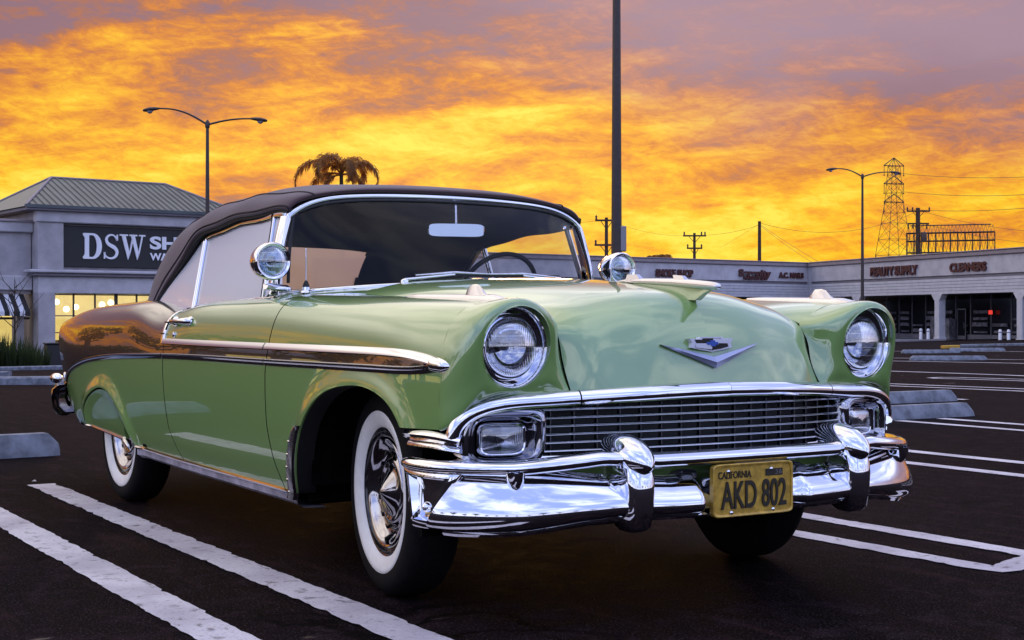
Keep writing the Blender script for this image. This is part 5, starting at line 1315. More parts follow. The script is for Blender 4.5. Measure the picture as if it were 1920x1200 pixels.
mb = MB(); inn = np.concatenate([G[2:, 1] + [-.004, 0, 0], G[-2, 2:-2], G[:1:-1, -2]]); mb.tube(wl(inn), .007, 8); mb.build('windshield_gasket', 'black', ws, 60)
for s, k in ((-1, 0), (1, -1)):
    e = G[:, k]; mb = MB(); P = []
    for i, p in enumerate(e):
        w_ = lin(i, [0, 3, 19], [.040, .030, .026]); P.append([p + [.006, -s * .012, 0], p + [.012, s * .010, 0], p + [-w_ * .5, s * .024, 0], p + [-w_ * 1.5, s * .022, 0], p + [-w_ * 1.6, -s * .01, 0], p + [-.01, -s * .018, 0]])
    mb.grid(wl(P), cv=True); mb.build('windshield_pillar', 'chrome', ws, 40)
mb = MB(); b_ = G[0] + np.array([.012, 0, -.006]); mb.tube(wl(b_), .012, 10); mb.tube(wl(b_ + np.array([.030, 0, -.012])), .008, 8); mb.build('windshield_base_moulding', 'chrome', ws, 60)

# ---- side glass
def wy(z): return .788 - .075 * (z - 1.0) / .33
def side_glass(s):
    def pt(x, z, o=0.0): return (x, s * (wy(z) + o), z)
    hx = TQ[:, -1, 0][::-1]; hz = TQ[:, -1, 2][::-1]
    ztop = lambda x: lin(x, hx, hz) - .034
    xb0, xb1 = -1.925, -1.965       # division behind the door: foot, head
    xv0, xv1 = -1.130, -1.195
    door_w = empty('side_window', (-1.5, s * .76, 1.15), parent=car); d0 = np.array([-1.5, s * .76, 1.15])
    def pane(name, xa, xb, par, org, mname='side_glass'):
        G_ = []
        for u in np.linspace(0, 1, 24):
            col_ = []
            x_b = xa[0] + (xb[0] - xa[0]) * u; x_t = xa[1] + (xb[1] - xa[1]) * u; zb_ = float(lin(x_b, [-2.1, -1.75, -1.2, -1.0], [.962, .975, .990, .995])); zt_ = float(ztop(x_t))
            for v in np.linspace(0, 1, 8):
                z = zb_ + (zt_ - zb_) * v; col_.append(np.array(pt(x_b + (x_t - x_b) * v, z)) - org)
            G_.append(col_)
        m_ = MB(); m_.grid(G_); return m_.build(name, 'sky_pale_glass' if s < 0 else mname, par, 0), G_
    _, g1 = pane('window_glass', (xb0 + .014, xb1 + .014), (xv0 - .012, xv1 - .012), door_w, d0)
    _, g2 = pane('vent_glass', (xv0 + .010, xv1 + .010), (-1.055, -1.085), door_w, d0)
    for g_, n_ in ((g1, 'window_frame'), (g2, 'vent_frame')):
        m_ = MB(); tp = np.array([c[-1] for c in g_]); m_.sweep(tp + np.array([0, s * .002, .003]), [(-.007, -.010), (.006, -.010), (.009, 0), (.006, .010), (-.007, .010)], outs=[(0, s, 0)] * len(tp))
        lo_ = np.array(g_[0]); m_.tube(lo_ + np.array([0, s * .003, 0]), .008, 8)
        if n_ == 'vent_frame': m_.tube(np.array(g_[-1]), .007, 8)
        m_.build(n_, 'chrome', door_w, 40)
    m_ = MB(); lo_ = np.array(g2[0]) + np.array([-.018, s * .002, 0]); m_.tube(lo_, .007, 6); m_.build('vent_seal', 'black', door_w, 40)
    # quarter pane follows the curve of the roof edge
    q = empty('quarter_window', (-2.1, s * .77, 1.1), parent=car); q0 = np.array([-2.1, s * .77, 1.1])
    G_ = []
    for v in np.linspace(0, 1, 14):
        z = .966 + (1.27 - .966) * v; xf = xb0 - .012 + (xb1 - xb0) * (z - .98) / .32; xr = float(lin(z, hz[::1], hx[::1])) if False else float(np.interp(z, np.sort(hz), hx[np.argsort(hz)])) + .034
        xr = min(xr, xf - .003)
        G_.append([np.array(pt(xf + (xr - xf) * u, z)) - q0 for u in np.linspace(0, 1, 12)])
    m_ = MB(); m_.grid(G_); m_.build('quarter_glass', 'sky_pale_glass' if s < 0 else 'side_glass', q, 0)
    m_ = MB(); m_.tube(np.array([r_[0] for r_ in G_]) + np.array([.004, s * .003, 0]), .009, 8); m_.build('quarter_frame', 'chrome', q, 40)
    m_ = MB(); m_.tube(np.array([r_[-1] for r_ in G_]), .008, 6); m_.build('quarter_seal', 'black', q, 40)
    # belt moulding
    xs_ = np.linspace(-1.92, -.99, 40); zb_ = lin(xs_, [-2.1, -1.75, -1.2, -1.0], [.962, .979, .996, 1.0]); m_ = MB(); m_.tube(np.stack([xs_, s * np.full(40, .797), zb_ + .004], -1), .006, 6); m_.build('belt_moulding', 'chrome', doors[s], 60)
side_glass(-1); side_glass(1)

# ---- cabin
cab = empty('cabin', (-1.8, 0, .6), parent=car)
def cbox(name, c, d, m='interior', bev=.04, rot=None):
    mb = MB(); mb.box((c[0] + 1.8, c[1], c[2] - .6), d, bev=bev, rot=rot); return mb.build(name, m, cab, 30)
cbox('dashboard', (-1.06, 0, .90), (.34, 1.44, .20), bev=.06)
cbox('front_seat', (-1.70, 0, .52), (.52, 1.36, .20)); cbox('front_seat_back', (-1.98, 0, .76), (.16, 1.36, .44), bev=.06)
cbox('rear_seat', (-2.50, 0, .55), (.46, 1.24, .18)); cbox('rear_seat_back', (-2.76, 0, .78), (.16, 1.24, .38), bev=.06)
for s in (-1, 1):
    cbox('door_lining', (-1.55, s * .80, .70), (.90, .03, .54), bev=.01); cbox('quarter_lining', (-2.35, s * .78, .70), (.55, .03, .52), bev=.01)
st = empty('steering_wheel', (-1.235, .37, 1.035), parent=car); st.rotation_euler = (0, R(-62), 0)
mb = MB(); mb.tube([(.195 * math.cos(a), .195 * math.sin(a), 0) for a in np.linspace(0, 2 * math.pi, 49)], .011, 8, cap=False); mb.build('wheel_rim', 'interior', st, 60)
mb = MB()
for a in (R(80), R(-80), R(180)): mb.tube([(.03 * math.cos(a), .03 * math.sin(a), .02), (.19 * math.cos(a), .19 * math.sin(a), 0)], .009, 6)
mb.build('wheel_spoke', 'chrome_dull', st, 60)
mb = MB(); mb.lathe([(.04, 0), (.04, .02), (.03, .032), (.001, .036)], n=20); mb.tube([(0, 0, 0), (0, 0, -.35)], .03, 12); mb.build('wheel_hub', 'interior', st, 40)
mir = empty('rear_view_mirror', (-1.02, .038, 1.296), rz=R(-18), parent=car)
mb = MB(); P = [[(x, a, b) for a, b in rrect(.245 * k, .058 * k, 40, 6)] for x, k in ((-.022, .7), (-.014, .96), (-.004, 1.0), (0, .97))]; mb.grid(P, cv=True); mb.build('mirror_back', 'chrome', mir, 60)
mb = MB(); mb.poly([(.0005, a, b) for a, b in rrect(.236, .054, 40, 6)]); mb.build('mirror_pane', 'mirror_face', mir, 0)
mb = MB(); mb.tube([(-.01, 0, .025), (-.012, .0, .06), (-.02, 0, .118)], .006, 8); mb.build('mirror_stem', 'chrome_dull', mir, 60)

# ---- spotlights at the windshield pillars
for s in (-1, 1):
    sp_ = empty('spotlight', (-.935, s * .831, 1.143), rz=0, parent=car)
    mb = MB(); mb.lathe([(.001, -.125), (.022, -.122), (.045, -.105), (.062, -.075), (.071, -.040), (.074, -.012), (.0745, .002), (.073, .010)], axis='x', n=40); mb.build('lamp_shell', 'chrome', sp_, 70)
    mb = MB(); mb.lathe([(.0735, .008), (.0735, .016), (.068, .022), (.060, .019), (.058, .012)], axis='x', n=40); mb.build('lamp_rim', 'chrome', sp_, 60)
    mb = MB(); mb.lathe([(.060, .010), (.045, .020), (.02, .026), (.0005, .027)], axis='x', n=32); mb.build('lens', 'spot_lens', sp_, 70) if False else mb.build('lens', 'lamp_lens', sp_, 70)
    mb = MB(); mb.lathe([(.060, .008), (.045, -.03), (.02, -.05), (.0005, -.054)], axis='x', n=32); mb.build('reflector', 'mirror_face', sp_, 70)
    mb = MB(); mb.lathe([(.016, .0), (.016, .02), (.006, .032), (.0005, .034)], c=(-.01, 0, 0), axis='x', n=14); mb.build('bulb_shield', 'steel_dark', sp_, 50)
    mb = MB(); mb.tube([(-.05, 0, -.065), (-.05, 0, -.088)], .012, 10); mb.tube([(-.05, s * .005, -.092), (-.06, -s * .03, -.098), (-.09, -s * .10, -.104)], [.016, .014, .015], 10); mb.box((-.075, -s * .06, -.104), (.05, .09, .016), bev=.005); mb.build('bracket', 'chrome', sp_, 50)
    mb = MB(); mb.tube([(-.08, -s * .085, -.10), (-.25, -s * .22, -.16)], .007, 8); mb.build('handle_shaft', 'steel_dark', sp_, 50)

# ---- aerial, wipers, door hardware
an = empty('aerial', (-.905, -.70, 1.022), parent=car)
mb = MB(); mb.lathe([(.026, .0), (.026, .008), (.018, .012), (.016, .022), (.001, .024)], n=20); mb.build('aerial_foot', 'chrome', an, 50)
mb = MB(); mb.lathe([(.015, .020), (.009, .040), (.004, .048)], n=16); mb.build('aerial_boot', 'black', an, 50)
mb = MB(); mb.tube([(0, 0, .04), (.001, 0, .168)], .0032, 8); mb.lathe([(.0005, .174), (.005, .171), (.005, .167), (.002, .165)], n=10); mb.build('aerial_mast', 'chrome_dull', an, 50)
for k, (pv, tipy, s) in enumerate((((-.652, -.40, 1.062), .02, 1), ((-.652, .40, 1.062), .10, -1))):
    wp = empty('wiper', pv, parent=car)
    mb = MB(); mb.lathe([(.016, -.02), (.016, .006), (.010, .012), (.0005, .014)], n=14); mb.build('wiper_pivot', 'chrome', wp, 50)
    arm = [(0, 0, .010), (-.012, .10 * s, .020), (-.030, .24 * s, .034)]; mb = MB(); mb.tube(arm, [.006, .005, .004], 8); mb.build('wiper_arm', 'chrome', wp, 50)
    mb = MB(); mb.tube([(-.022, .06 * s, .028), (-.034, .24 * s, .042), (-.030, .40 * s, .038)], [.003, .006, .003], 8); mb.build('wiper_blade', 'chrome_dull', wp, 50)
    mb = MB(); mb.box((-.034, .23 * s, .032), (.006, .34, .012)); mb.build('wiper_rubber', 'black', wp, 0)
for s in (-1, 1):
    hx_, hz_ = -1.74, .907; yv = float(YZ(np.array([hx_]), np.array([hz_]))[0]); dh = empty('door_handle', (hx_, s * yv, hz_), parent=car)
    mb = MB(); P = []
    for x, yo, w_, h_ in ((-.115, .004, .006, .006), (-.10, .016, .012, .010), (-.06, .030, .010, .010), (0, .036, .009, .010), (.05, .034, .009, .011), (.085, .026, .012, .014), (.11, .012, .014, .016), (.125, .0, .010, .012)):
        P.append([(x, s * (yo + w_ * math.cos(a)), .003 + h_ * math.sin(a)) for a in np.linspace(0, 2 * math.pi, 15)[:-1]])
    mb.grid(P, cv=True); mb.build('handle_grip', 'chrome', dh, 60)
    mb = MB(); mb.lathe([(.024, -.004 * s), (.022, .006 * s), (.013, .016 * s), (.011, .03 * s)], c=(-.085, 0, 0), axis='y', n=20); mb.lathe([(.024, -.004 * s), (.022, .006 * s), (.012, .016 * s)], c=(.10, 0, 0), axis='y', n=20); mb.build('handle_base', 'chrome', dh, 60)
    y2 = float(YZ(np.array([-1.81]), np.array([.851]))[0]); mb = MB(); mb.lathe([(.013, -.004 * s), (.013, .004 * s), (.009, .008 * s), (.0005, .009 * s)], c=(-1.81, s * y2, .851), axis='y', n=18); mb.build('door_lock', 'chrome_dull', doors[s], 50)

# ---- rear bumper and tail lamps
rb = empty('rear_bumper', (-4.1, 0, .48), parent=car)
pl = curve([(-3.88, .90), (-3.96, .885), (-4.04, .835), (-4.12, .70), (-4.17, .45), (-4.19, .2), (-4.20, 0)], 50)
mb = MB(); P = []
for (x, y), s in [((x, y), -1) for x, y in pl] + [((x, y), 1) for x, y in pl[::-1][1:]]:
    ox = -1 if y < .8 else -.5
    P.append([(x + 4.1 + a * ox, s * (y + (a if y > .8 else a * .2)), b) for a, b in ((-.04, .075), (.0, .07), (.028, .045), (.034, 0), (.026, -.06), (.005, -.095), (-.04, -.10))])
mb.grid(P); mb.build('bumper_face', 'chrome_dark_reflect', rb, 50)
for s in (-1, 1):
    mb = MB(); P = []
    for z, r_ in ((-.12, .02), (-.10, .05), (-.02, .055), (.05, .052), (.085, .04), (.10, .01)): P.append([(-.06 + r_ * 1.1 * math.cos(a), s * .80 + r_ * math.sin(a), z) for a in np.linspace(0, 2 * math.pi, 17)[:-1]])
    mb.grid(P, cv=True); mb.build('rear_guard', 'chrome_dark_reflect', rb, 60)
    mb = MB(); mb.lathe([(.0005, -.10), (.020, -.095), (.030, -.05), (.030, .0), (.018, .03), (.0005, .04)], c=(-.06, s * .835, .095), axis='x', n=20); mb.build('guard_tip', 'chrome', rb, 60)
    tl = empty('tail_lamp', (-4.0, s * .80, .76), parent=car)
    mb = MB(); mb.lathe([(.055, .01), (.06, -.02), (.055, -.045), (.045, -.05)], axis='x', n=28); mb.build('lamp_housing', 'chrome', tl, 50)
    mb = MB(); mb.lathe([(.045, -.048), (.03, -.06), (.0005, -.064)], axis='x', n=24); mb.build('lens', 'tail_red', tl, 50)
# ================================================================== signs
text_mesh('SHOE', SL * 2.6, SL * .52, .06, (XW, .215, ZBL + SL * .44), (1, 0, 0), (0, 0, 1), 'sign_word', 'sign_white', shop, bold=.035)
text_mesh('WAREHOUSE', SL * 2.6, SL * .30, .06, (XW, .215, ZBL), (1, 0, 0), (0, 0, 1), 'sign_word', 'sign_white', shop, bold=.025)
def mall_word(wg, txt, px0, px1, py0, py1, name='sign_word'):
    root, L, sg, bx, h, t, nr, a = wg; x0, x1 = along(wg, px0), along(wg, px1); mid = a + t * ((x0 + x1) / 2); e, d = ED(mid.x, mid.y)
    z0, z1 = [.922 + (603 - q) / 2698.04 * d - MZ for q in (py1, py0)]
    if sg > 0: text_mesh(txt, abs(x1 - x0), z1 - z0, .10, (max(x0, x1), .04, z0), (-1, 0, 0), (0, 0, 1), name, 'sign_red', root, bold=.045)
    else: text_mesh(txt, abs(x1 - x0), z1 - z0, .10, (min(x0, x1), -.04, z0), (1, 0, 0), (0, 0, 1), name, 'sign_red', root, bold=.045)
mall_word(wl_, 'SMOKE SHOP', 1228, 1298, 511, 526); mall_word(wl_, 'Serenity', 1384, 1444, 511, 529); mall_word(wl_, 'MASSAGE SPA', 1393, 1437, 524, 531); mall_word(wl_, 'A.C. NAILS', 1459, 1505, 517, 528)
mall_word(wr, 'BEAUTY SUPPLY', 1634, 1722, 505, 523); mall_word(wr, 'CLEANERS', 1783, 1851, 498, 515)

# ================================================================== lamp posts and poles
def lamp_post(px, d, ytop, arms, label, low=None):
    base = W(px, d); H = .922 + (603 - ytop) / 2698.04 * d - base.z; o = empty('lamp_post', base, VIEW_RZ + math.pi); tag(o, label, 'lamp post', 'double-armed lamp posts')
    mb = MB(); mb.tube([(0, 0, .0), (0, 0, H * .5), (0, 0, H)], [.13, .105, .07], 12); mb.build('pole', 'post_dark', o, 50)
    mb = MB(); mb.lathe([(.30, 0), (.30, .75), (.26, .8), (.14, .82)], n=20); mb.build('footing', 'concrete', o, 40)
    mb = MB(); mb.lathe([(.09, H - .25), (.11, H - .2), (.11, H), (.07, H + .08), (.001, H + .14)], n=14); mb.build('collar', 'post_dark', o, 40)
    for (ex, ez, sgn) in arms:
        p = [(0, 0, H - .1), (ex * .30, 0, H - .1 + (ez + .1) * .62), (ex * .62, 0, H + ez * .98), (ex * .86, 0, H + ez * 1.04)]
        pc = curve(p, 14); mb = MB(); mb.tube(pc, np.linspace(.05, .035, 14), 8); arm = mb.build('arm', 'post_dark', o, 50)
        u = 1 if ex > 0 else -1; mb = MB(); P = []
        for t, hw, hu, hd in ((-.05, .03, .03, .03), (.06, .07, .06, .05), (.22, .13, .09, .07), (.45, .17, .10, .09), (.66, .15, .07, .09), (.76, .06, .03, .06)):
            cx = ex * .86 + u * t; cz = H + ez * 1.04 - t * .10
            P.append([(cx, hw * math.cos(a), cz + (hu if math.sin(a) > 0 else hd) * math.sin(a)) for a in np.linspace(0, 2 * math.pi, 15)[:-1]])
        mb.grid(P, cv=True); mb.build('lamp_head', 'post_dark', arm, 50)
        mb = MB(); mb.lathe([(.15, 0), (.13, -.06), (.07, -.11), (.001, -.13)], c=(ex * .86 + u * .45, 0, H + ez * 1.04 - .11), n=14); mb.build('lamp_bowl', 'post_pale', arm, 60)
    return o
lamp_post(389, 66, 236, [(-2.55, .62, 0), (2.3, .17, 0)], 'double-armed street lamp standing before the shoe shop roof')
lamp_post(1617, 100, 335, [(-2.05, .45, 0), (2.2, .22, 0)], 'double-armed street lamp standing before the arcade')
b = W(1156, 30); o = empty('light_mast', b, VIEW_RZ + math.pi); tag(o, 'tall thick dark mast rising out of the picture behind the windshield', 'mast')
mb = MB(); mb.tube([(0, 0, 0), (0, 0, 6), (0, 0, 13)], [.125, .092, .055], 16); mb.build('pole', 'post_dark', o, 60)
mb = MB(); mb.box((.135, 0, .922 + (603 - 454) / 2698.04 * 30 - b.z), (.13, .16, .53), bev=.015); mb.build('meter_box', 'alu', o, 30)
mb = MB(); mb.tube([(-1.2, 0, 12.9), (1.2, 0, 12.9)], .05, 8); mb.build('cross_arm', 'post_dark', o, 50)
for s in (-1, 1): mb = MB(); mb.box((s * 1.1, 0, 12.8), (.7, .4, .18), bev=.05); mb.build('lamp_head', 'post_dark', o, 30)
WIRES = []
def util_pole(px, d, ytop, label, arms, transf=(), rad=.16):
    base = W(px, d, -1.0); H = .922 + (603 - ytop) / 2698.04 * d + 1.0; o = empty('utility_pole', base, VIEW_RZ + math.pi); tag(o, label, 'utility pole', 'wooden utility poles')
    mb = MB(); mb.tube([(0, 0, 0), (0, 0, H)], [rad * 1.2, rad * .85], 10); mb.build('pole', 'wood_pole', o, 50)
    for (dz, half, ins, dn) in arms:
        mb = MB(); mb.box((0, -.16, H - dz), (2 * half, .14, .16)); ca = mb.build('cross_arm', 'wood_pole', o, 0)
        for q in ins:
            mb = MB(); mb.lathe([(.05, 0), (.10, .06), (.06, .14), (.10, .22), (.05, .34), (.001, .36)] if not dn else [(.05, 0), (.10, -.1), (.06, -.2), (.10, -.3), (.05, -.5), (.001, -.52)], c=(q * half, -.16, H - dz + (.08 if not dn else -.08)), n=8); mb.build('insulator', 'steel_far', ca, 0)
        for s in (-1, 1): mb = MB(); mb.tube([(0, -.12, H - dz - .75), (s * half * .5, -.16, H - dz - .05)], .03, 4); mb.build('brace', 'steel_far', ca, 0)
    for (x, dz) in transf: mb = MB(); mb.lathe([(.001, 0), (.30, .03), (.32, .2), (.32, .95), (.26, 1.05), (.001, 1.1)], c=(x, -.2, H - dz), n=16); mb.build('transformer', 'steel_far', o, 40)
    return o, base, H
util_pole(1137, 120, 414, 'utility pole with two transformers beside the tall mast', [(.25, .95, (-.9, .9), 0), (2.3, 1.0, (-.9, .9), 0), (4.2, .95, (-.9,), 1)], [(-.62, 5.3), (.62, 5.2)])
util_pole(1302, 150, 443, 'small utility pole with two crossarms above the left arcade wing', [(.3, 1.2, (-.9, .6, .9), 0), (1.6, .8, (-.9, .9), 0)])
util_pole(1424, 140, 421, 'plain utility pole without crossarm above the corner of the arcade', [], rad=.18)
util_pole(1721, 150, 396, 'dark utility pole with two crossarms beside the lattice tower', [(.35, 1.2, (-.95, -.5, .95), 0), (1.65, 1.1, (-.95, -.5, .8), 1)], [(.55, 3.6)], rad=.26)

# ---- lattice transmission tower and the steel gantry beside it, far off
def bars(mb, L, r_): 
    for a, b in L: mb.tube([a, b], r_, 3, cap=False)
tb = W(1676, 440, -3.0); tw = empty('lattice_tower', tb, VIEW_RZ + math.pi + .25); tag(tw, 'tall lattice power pylon on the skyline behind the right street lamp', 'pylon')
ZH = lambda py: .922 + (603 - py) / 2698.04 * 440 + 3.0
Ht = ZH(303); lv = [0, ZH(520), ZH(485), ZH(455), ZH(425), ZH(405), ZH(386), ZH(368), ZH(350), ZH(334), ZH(318)]; hw = lambda z: lin(z, [0, ZH(385), ZH(318), Ht], [7.0, 2.0, 1.3, .05])
cn = lambda z: [Vector((sx * hw(z), sy * hw(z), z)) for sx, sy in ((-1, -1), (1, -1), (1, 1), (-1, 1))]
mb = MB(); bars(mb, [(cn(a)[k], cn(b_)[k]) for a, b_ in zip(lv[:-1], lv[1:]) for k in range(4)] + [(cn(lv[-1])[k], Vector((0, 0, Ht))) for k in range(4)], .10); mb.build('tower_leg', 'steel_far', tw, 0)
mb = MB(); bars(mb, [(cn(a)[k], cn(b_)[(k + 1) % 4]) for a, b_ in zip(lv[:-1], lv[1:]) for k in range(4)] + [(cn(a)[(k + 1) % 4], cn(b_)[k]) for a, b_ in zip(lv[:-1], lv[1:]) for k in range(4)] + [(cn(a)[k], cn(a)[(k + 1) % 4]) for a in lv[1:] for k in range(4)], .055); mb.build('tower_lattice', 'steel_far', tw, 0)
for py in (317, 351, 385):
    z = ZH(py); mb = MB(); bars(mb, [(Vector((-3.4, 0, z)), Vector((3.4, 0, z))), (Vector((-3.4, 0, z)), Vector((0, 0, z + 2.4))), (Vector((3.4, 0, z)), Vector((0, 0, z + 2.4)))], .17); ca = mb.build('cross_arm', 'steel_far', tw, 0)
    for s in (-1, 1): mb = MB(); mb.tube([(s * 3.3, 0, z), (s * 3.3, 0, z - 2.9)], .10, 5); mb.lathe([(.25, 0), (.25, .3)], c=(s * 3.3, 0, z - 3.1), n=6); mb.build('insulator_string', 'steel_far', ca, 0)
gb = W(1782, 430, -3.0); gn = empty('steel_gantry', gb, VIEW_RZ + math.pi - .35); tag(gn, 'long rusty steel gantry framework on the skyline right of the pylon', 'gantry')
HG = 12.6; z0g, z1g, z2g = ZH(482), ZH(446), ZH(432)
mb = MB(); L_ = []
for k in range(13):
    x = -HG + 2 * HG * k / 12
    for y in (-1.6, 1.6): L_.append((Vector((x, y, 0)), Vector((x, y, z1g))))
bars(mb, L_, .13); mb.build('gantry_post', 'steel_far', gn, 0)
mb = MB(); L_ = []
for zc in (z1g, (z0g + z1g) / 2 + .5, z0g): L_ += [(Vector((-HG, y, zc)), Vector((HG, y, zc))) for y in (-1.6, 1.6)]
L_ += [(Vector((-HG + 1, 0, z2g)), Vector((HG - 1, 0, z2g)))]; bars(mb, L_, .20); mb.build('gantry_beam', 'steel_far', gn, 0)
mb = MB(); L_ = []
for k in range(24):
    x = -HG + 2 * HG * k / 24; x2 = x + HG / 12
    L_ += [(Vector((x, -1.6, z1g)), Vector(((x + x2) / 2, 0, z2g))), (Vector(((x + x2) / 2, 0, z2g)), Vector((x2, -1.6, z1g))), (Vector((x, -1.6, z0g)), Vector((x2, -1.6, z1g))), (Vector((x2, -1.6, z0g)), Vector((x, -1.6, z1g)))]
bars(mb, L_, .06); mb.build('gantry_lattice', 'steel_far', gn, 0)
# ---- wires
def wire(a, b, sag, label, r_=.025):
    n = 24; P = [Vector(a) * (1 - k / n) + Vector(b) * (k / n) - Vector((0, 0, sag * 4 * (k / n) * (1 - k / n))) for k in range(n + 1)]; mb = MB(); mb.tube(P, r_, 3, cap=False); return tag(mb.build('power_line', 'steel_far', None, 0), label, 'wire', 'power lines against the sunset')
def Wy(px, py, d): return W(px, d, .922 + (603 - py) / 2698.04 * d)
WL = ['uppermost thin power line running right from the pylon', 'middle thin power line running right from the pylon', 'lowest thin power line running right from the pylon', 'thin wire between the small crossarm pole and the plain pole', 'long thin wire from the plain pole to the dark crossarm pole', 'upper of two wires slanting down right from the plain pole', 'lower of two wires slanting down right from the plain pole', 'faint wire slanting down left from the plain pole', 'faint wire from the transformer pole to the small crossarm pole', 'upper wire running right from the dark crossarm pole', 'lower wire running right from the dark crossarm pole', 'faint wire running left from the transformer pole behind the mast']
for k, (a, b_, sg_, r_) in enumerate((((1677, 330, 440), (2100, 322, 380), 2, .07), ((1695, 366, 440), (2100, 352, 380), 2, .07), ((1695, 398, 440), (2100, 372, 380), 2, .07), ((1302, 447, 150), (1424, 428, 140), .3, .016), ((1424, 424, 140), (1721, 402, 150), 1.5, .018), ((1424, 426, 140), (1540, 500, 128), .1, .018), ((1424, 428, 140), (1525, 500, 128), .1, .018), ((1424, 425, 140), (1350, 470, 160), .1, .014), ((1137, 418, 120), (1302, 447, 150), .5, .012), ((1721, 400, 150), (2100, 440, 150), 1, .02), ((1721, 422, 150), (2100, 462, 150), 1, .02), ((1137, 418, 120), (900, 400, 120), .6, .012))):
    wire(Wy(*a), Wy(*b_), sg_, WL[k], r_)

# ================================================================== palms
def palm(px, d, ytop, scale, label, nf, seed, fr_spec=None):
    base = W(px, d, -1.0); H = .922 + (603 - ytop) / 2698.04 * d + 1.0; o = empty('palm_tree', base, VIEW_RZ + math.pi); tag(o, label, 'palm tree', 'palms on the skyline'); rg = random.Random(seed)
    mb = MB(); mb.tube([(0, 0, 0), (.05, 0, H * .5), (0, 0, H)], [.22, .17, .13], 10); mb.build('trunk', 'bark', o, 50)
    cr = empty('crown', (0, 0, H), parent=o)
    spec = fr_spec or [(rg.uniform(0, 6.28), rg.uniform(.2, 1.2), rg.uniform(2.2, 3.2)) for _ in range(nf)]
    for (az_, el_, ln) in spec:
        ln *= scale; u = Vector((math.cos(az_), math.sin(az_), 0)); pts = []; ang = el_; p = Vector((0, 0, 0))
        for k in range(16):
            pts.append(p.copy()); p = p + (u * math.cos(ang) + Vector((0, 0, 1)) * math.sin(ang)) * ln / 15; ang -= .20 * (1 + k * .045)
        mb = MB(); mb.tube(pts, np.linspace(.06, .012, 16) * scale, 5)
        sd = Vector((-u.y, u.x, 0))
        for k in range(150):
            t = .10 + .90 * k / 150; i = min(14, int(t * 15)); f_ = t * 15 - i; q = pts[i] * (1 - f_) + pts[i + 1] * f_; tan = (pts[i + 1] - pts[i]).normalized()
            lf = (.65 - .35 * abs(t - .5)) * scale * rg.uniform(.75, 1.15)
            for s_ in (-1, 1):
                dirn = (sd * s_ * rg.uniform(.35, .8) + tan * rg.uniform(.3, .7) + Vector((0, 0, rg.uniform(-.75, .35)))).normalized(); e_ = q + dirn * lf * .5; e2 = e_ + (dirn + Vector((0, 0, -1.3))).normalized() * lf * .6; wv = tan * .034 * scale
                mb.add([q - wv, q + wv, e_ + wv, e2, e_ - wv], [(0, 1, 2, 4), (4, 2, 3)])
        mb.build('frond', 'leaf_palm', cr, 0)
palm(640, 100, 334, 1.32, 'large drooping palm crown showing above the soft top', 0, 2, [(math.pi, .95, 4.6), (2.9, .30, 4.2), (.0, 1.05, 3.6), (2.2, 1.52, 3.5), (.9, 1.42, 3.2), (4.0, 1.45, 3.1), (5.2, 1.3, 2.8), (.25, .2, 3.0), (3.4, -.1, 3.2)])
palm(1240, 190, 492, 1.1, 'tiny distant palm crown peeping over the left arcade wing', 9, 6)
palm(1226, 210, 492, .9, 'tiny palm tuft left of the distant palm over the arcade', 7, 8)

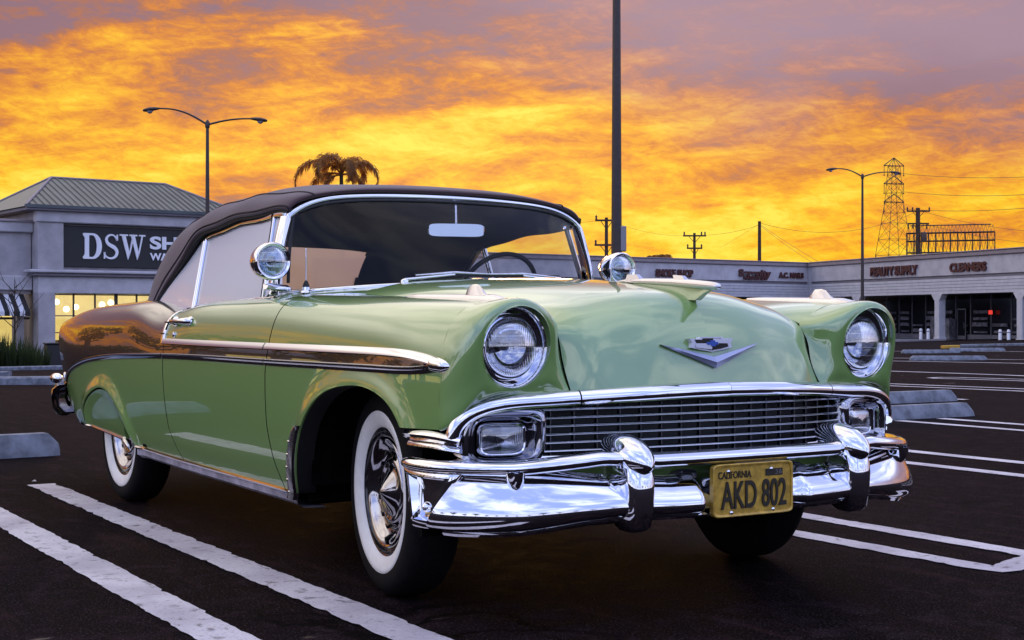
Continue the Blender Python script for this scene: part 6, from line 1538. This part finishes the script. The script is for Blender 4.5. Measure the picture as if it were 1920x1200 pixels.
# ================================================================== trees and buildings round the lot, out of frame but mirrored in chrome and paint
TREES = []
for v in range(3):
    rg = random.Random(20 + v); mb = MB(); mb.tube([(0, 0, 0), (.1, 0, 2.2), (0, .1, 4.2)], [.28, .2, .12], 8)
    for k in range(6): a = k * 1.05; mb.tube([(0, 0, 2.4 + .2 * k), (math.cos(a) * 1.5, math.sin(a) * 1.5, 4.0 + .3 * k)], [.09, .03], 5)
    cr = MB()
    for k in range(22):
        a = rg.uniform(0, 6.28); r_ = rg.uniform(.2, 2.3); leafy(cr, (r_ * math.cos(a), r_ * math.sin(a), rg.uniform(3.6, 7.0) - r_ * .3), rg.uniform(.7, 1.2), rg.uniform(.5, .9), 46, .26, rg)
    TREES.append((mb, cr))
protos = []
def place_tree(v, loc, s_, rz_):
    if v >= len(protos):
        root = empty('leafy_tree', loc, rz_); TREES[v][0].build('trunk', 'bark', root, 50); TREES[v][1].build('crown', 'leaf_dark', root, 0); protos.append(root)
    else:
        root = copy_tree(protos[v]); root.location = loc; root.rotation_euler.z = rz_
    root.scale = (s_, s_, s_); tag(root, 'dark leafy tree of the row mirrored in the chrome bumper', 'tree', 'trees round the lot mirrored in the chrome'); return root
rg = random.Random(11)
order = [0, 1, 2] + [rg.randrange(3) for _ in range(27)]
for k in range(30):
    if k < 20: bear = R(100 + 160 * (k / 19)) ; dist = rg.uniform(55, 85)
    else: bear = R(-100 + 55 * ((k - 20) / 9)); dist = rg.uniform(48, 75)
    d_ = FW * math.cos(bear) + RT * math.sin(bear); p = np.array([0, 0, 0]) + d_ * dist; place_tree(order[k], (p[0], p[1], ground_at(p[0], p[1]) if bear < 0 and bear > -1.5 else 0.0), rg.uniform(.75, 1.25), rg.uniform(0, 6.28))
d_ = FW * math.cos(R(-66)) + RT * math.sin(R(-66)); p = d_ * 62; sb = empty('corner_store', (p[0], p[1], -.4), math.atan2(d_[1], d_[0]) - math.pi / 2); tag(sb, 'low store with lit windows mirrored in the car door', 'shop building')
def sbx(nm, c, d, m): mb = MB(); mb.box(c, d); return mb.build(nm, m, sb, 0)
sbx('wall', (0, 4, 1.9), (34, 6, 3.8), 'stucco'); sbx('canopy', (0, .2, 3.0), (34, 2.6, .4), 'stucco_light')
for k in range(9): sbx('window', (-14 + 3.5 * k, .96, 1.35), (2.2, .05, 1.6), 'store_light')

# a low wooded rim far behind everything, one mass
rg = random.Random(77); mb = MB()
for k in range(420):
    b_ = R(-75 + 150 * k / 419) + rg.uniform(-.004, .004); d_ = FW * math.cos(b_) + RT * math.sin(b_); r_ = rg.uniform(250, 275); q = CAM * [1, 1, 0] + d_ * r_; h = rg.uniform(3.2, 5.6)
    leafy(mb, (q[0], q[1], -2 + h * .5), 2.6, h * .5, 26, .9, rg)
tag(mb.build('distant_trees', 'leaf_dark', None, 0), 'low dark tree line far behind the shops', 'trees', kind='stuff')
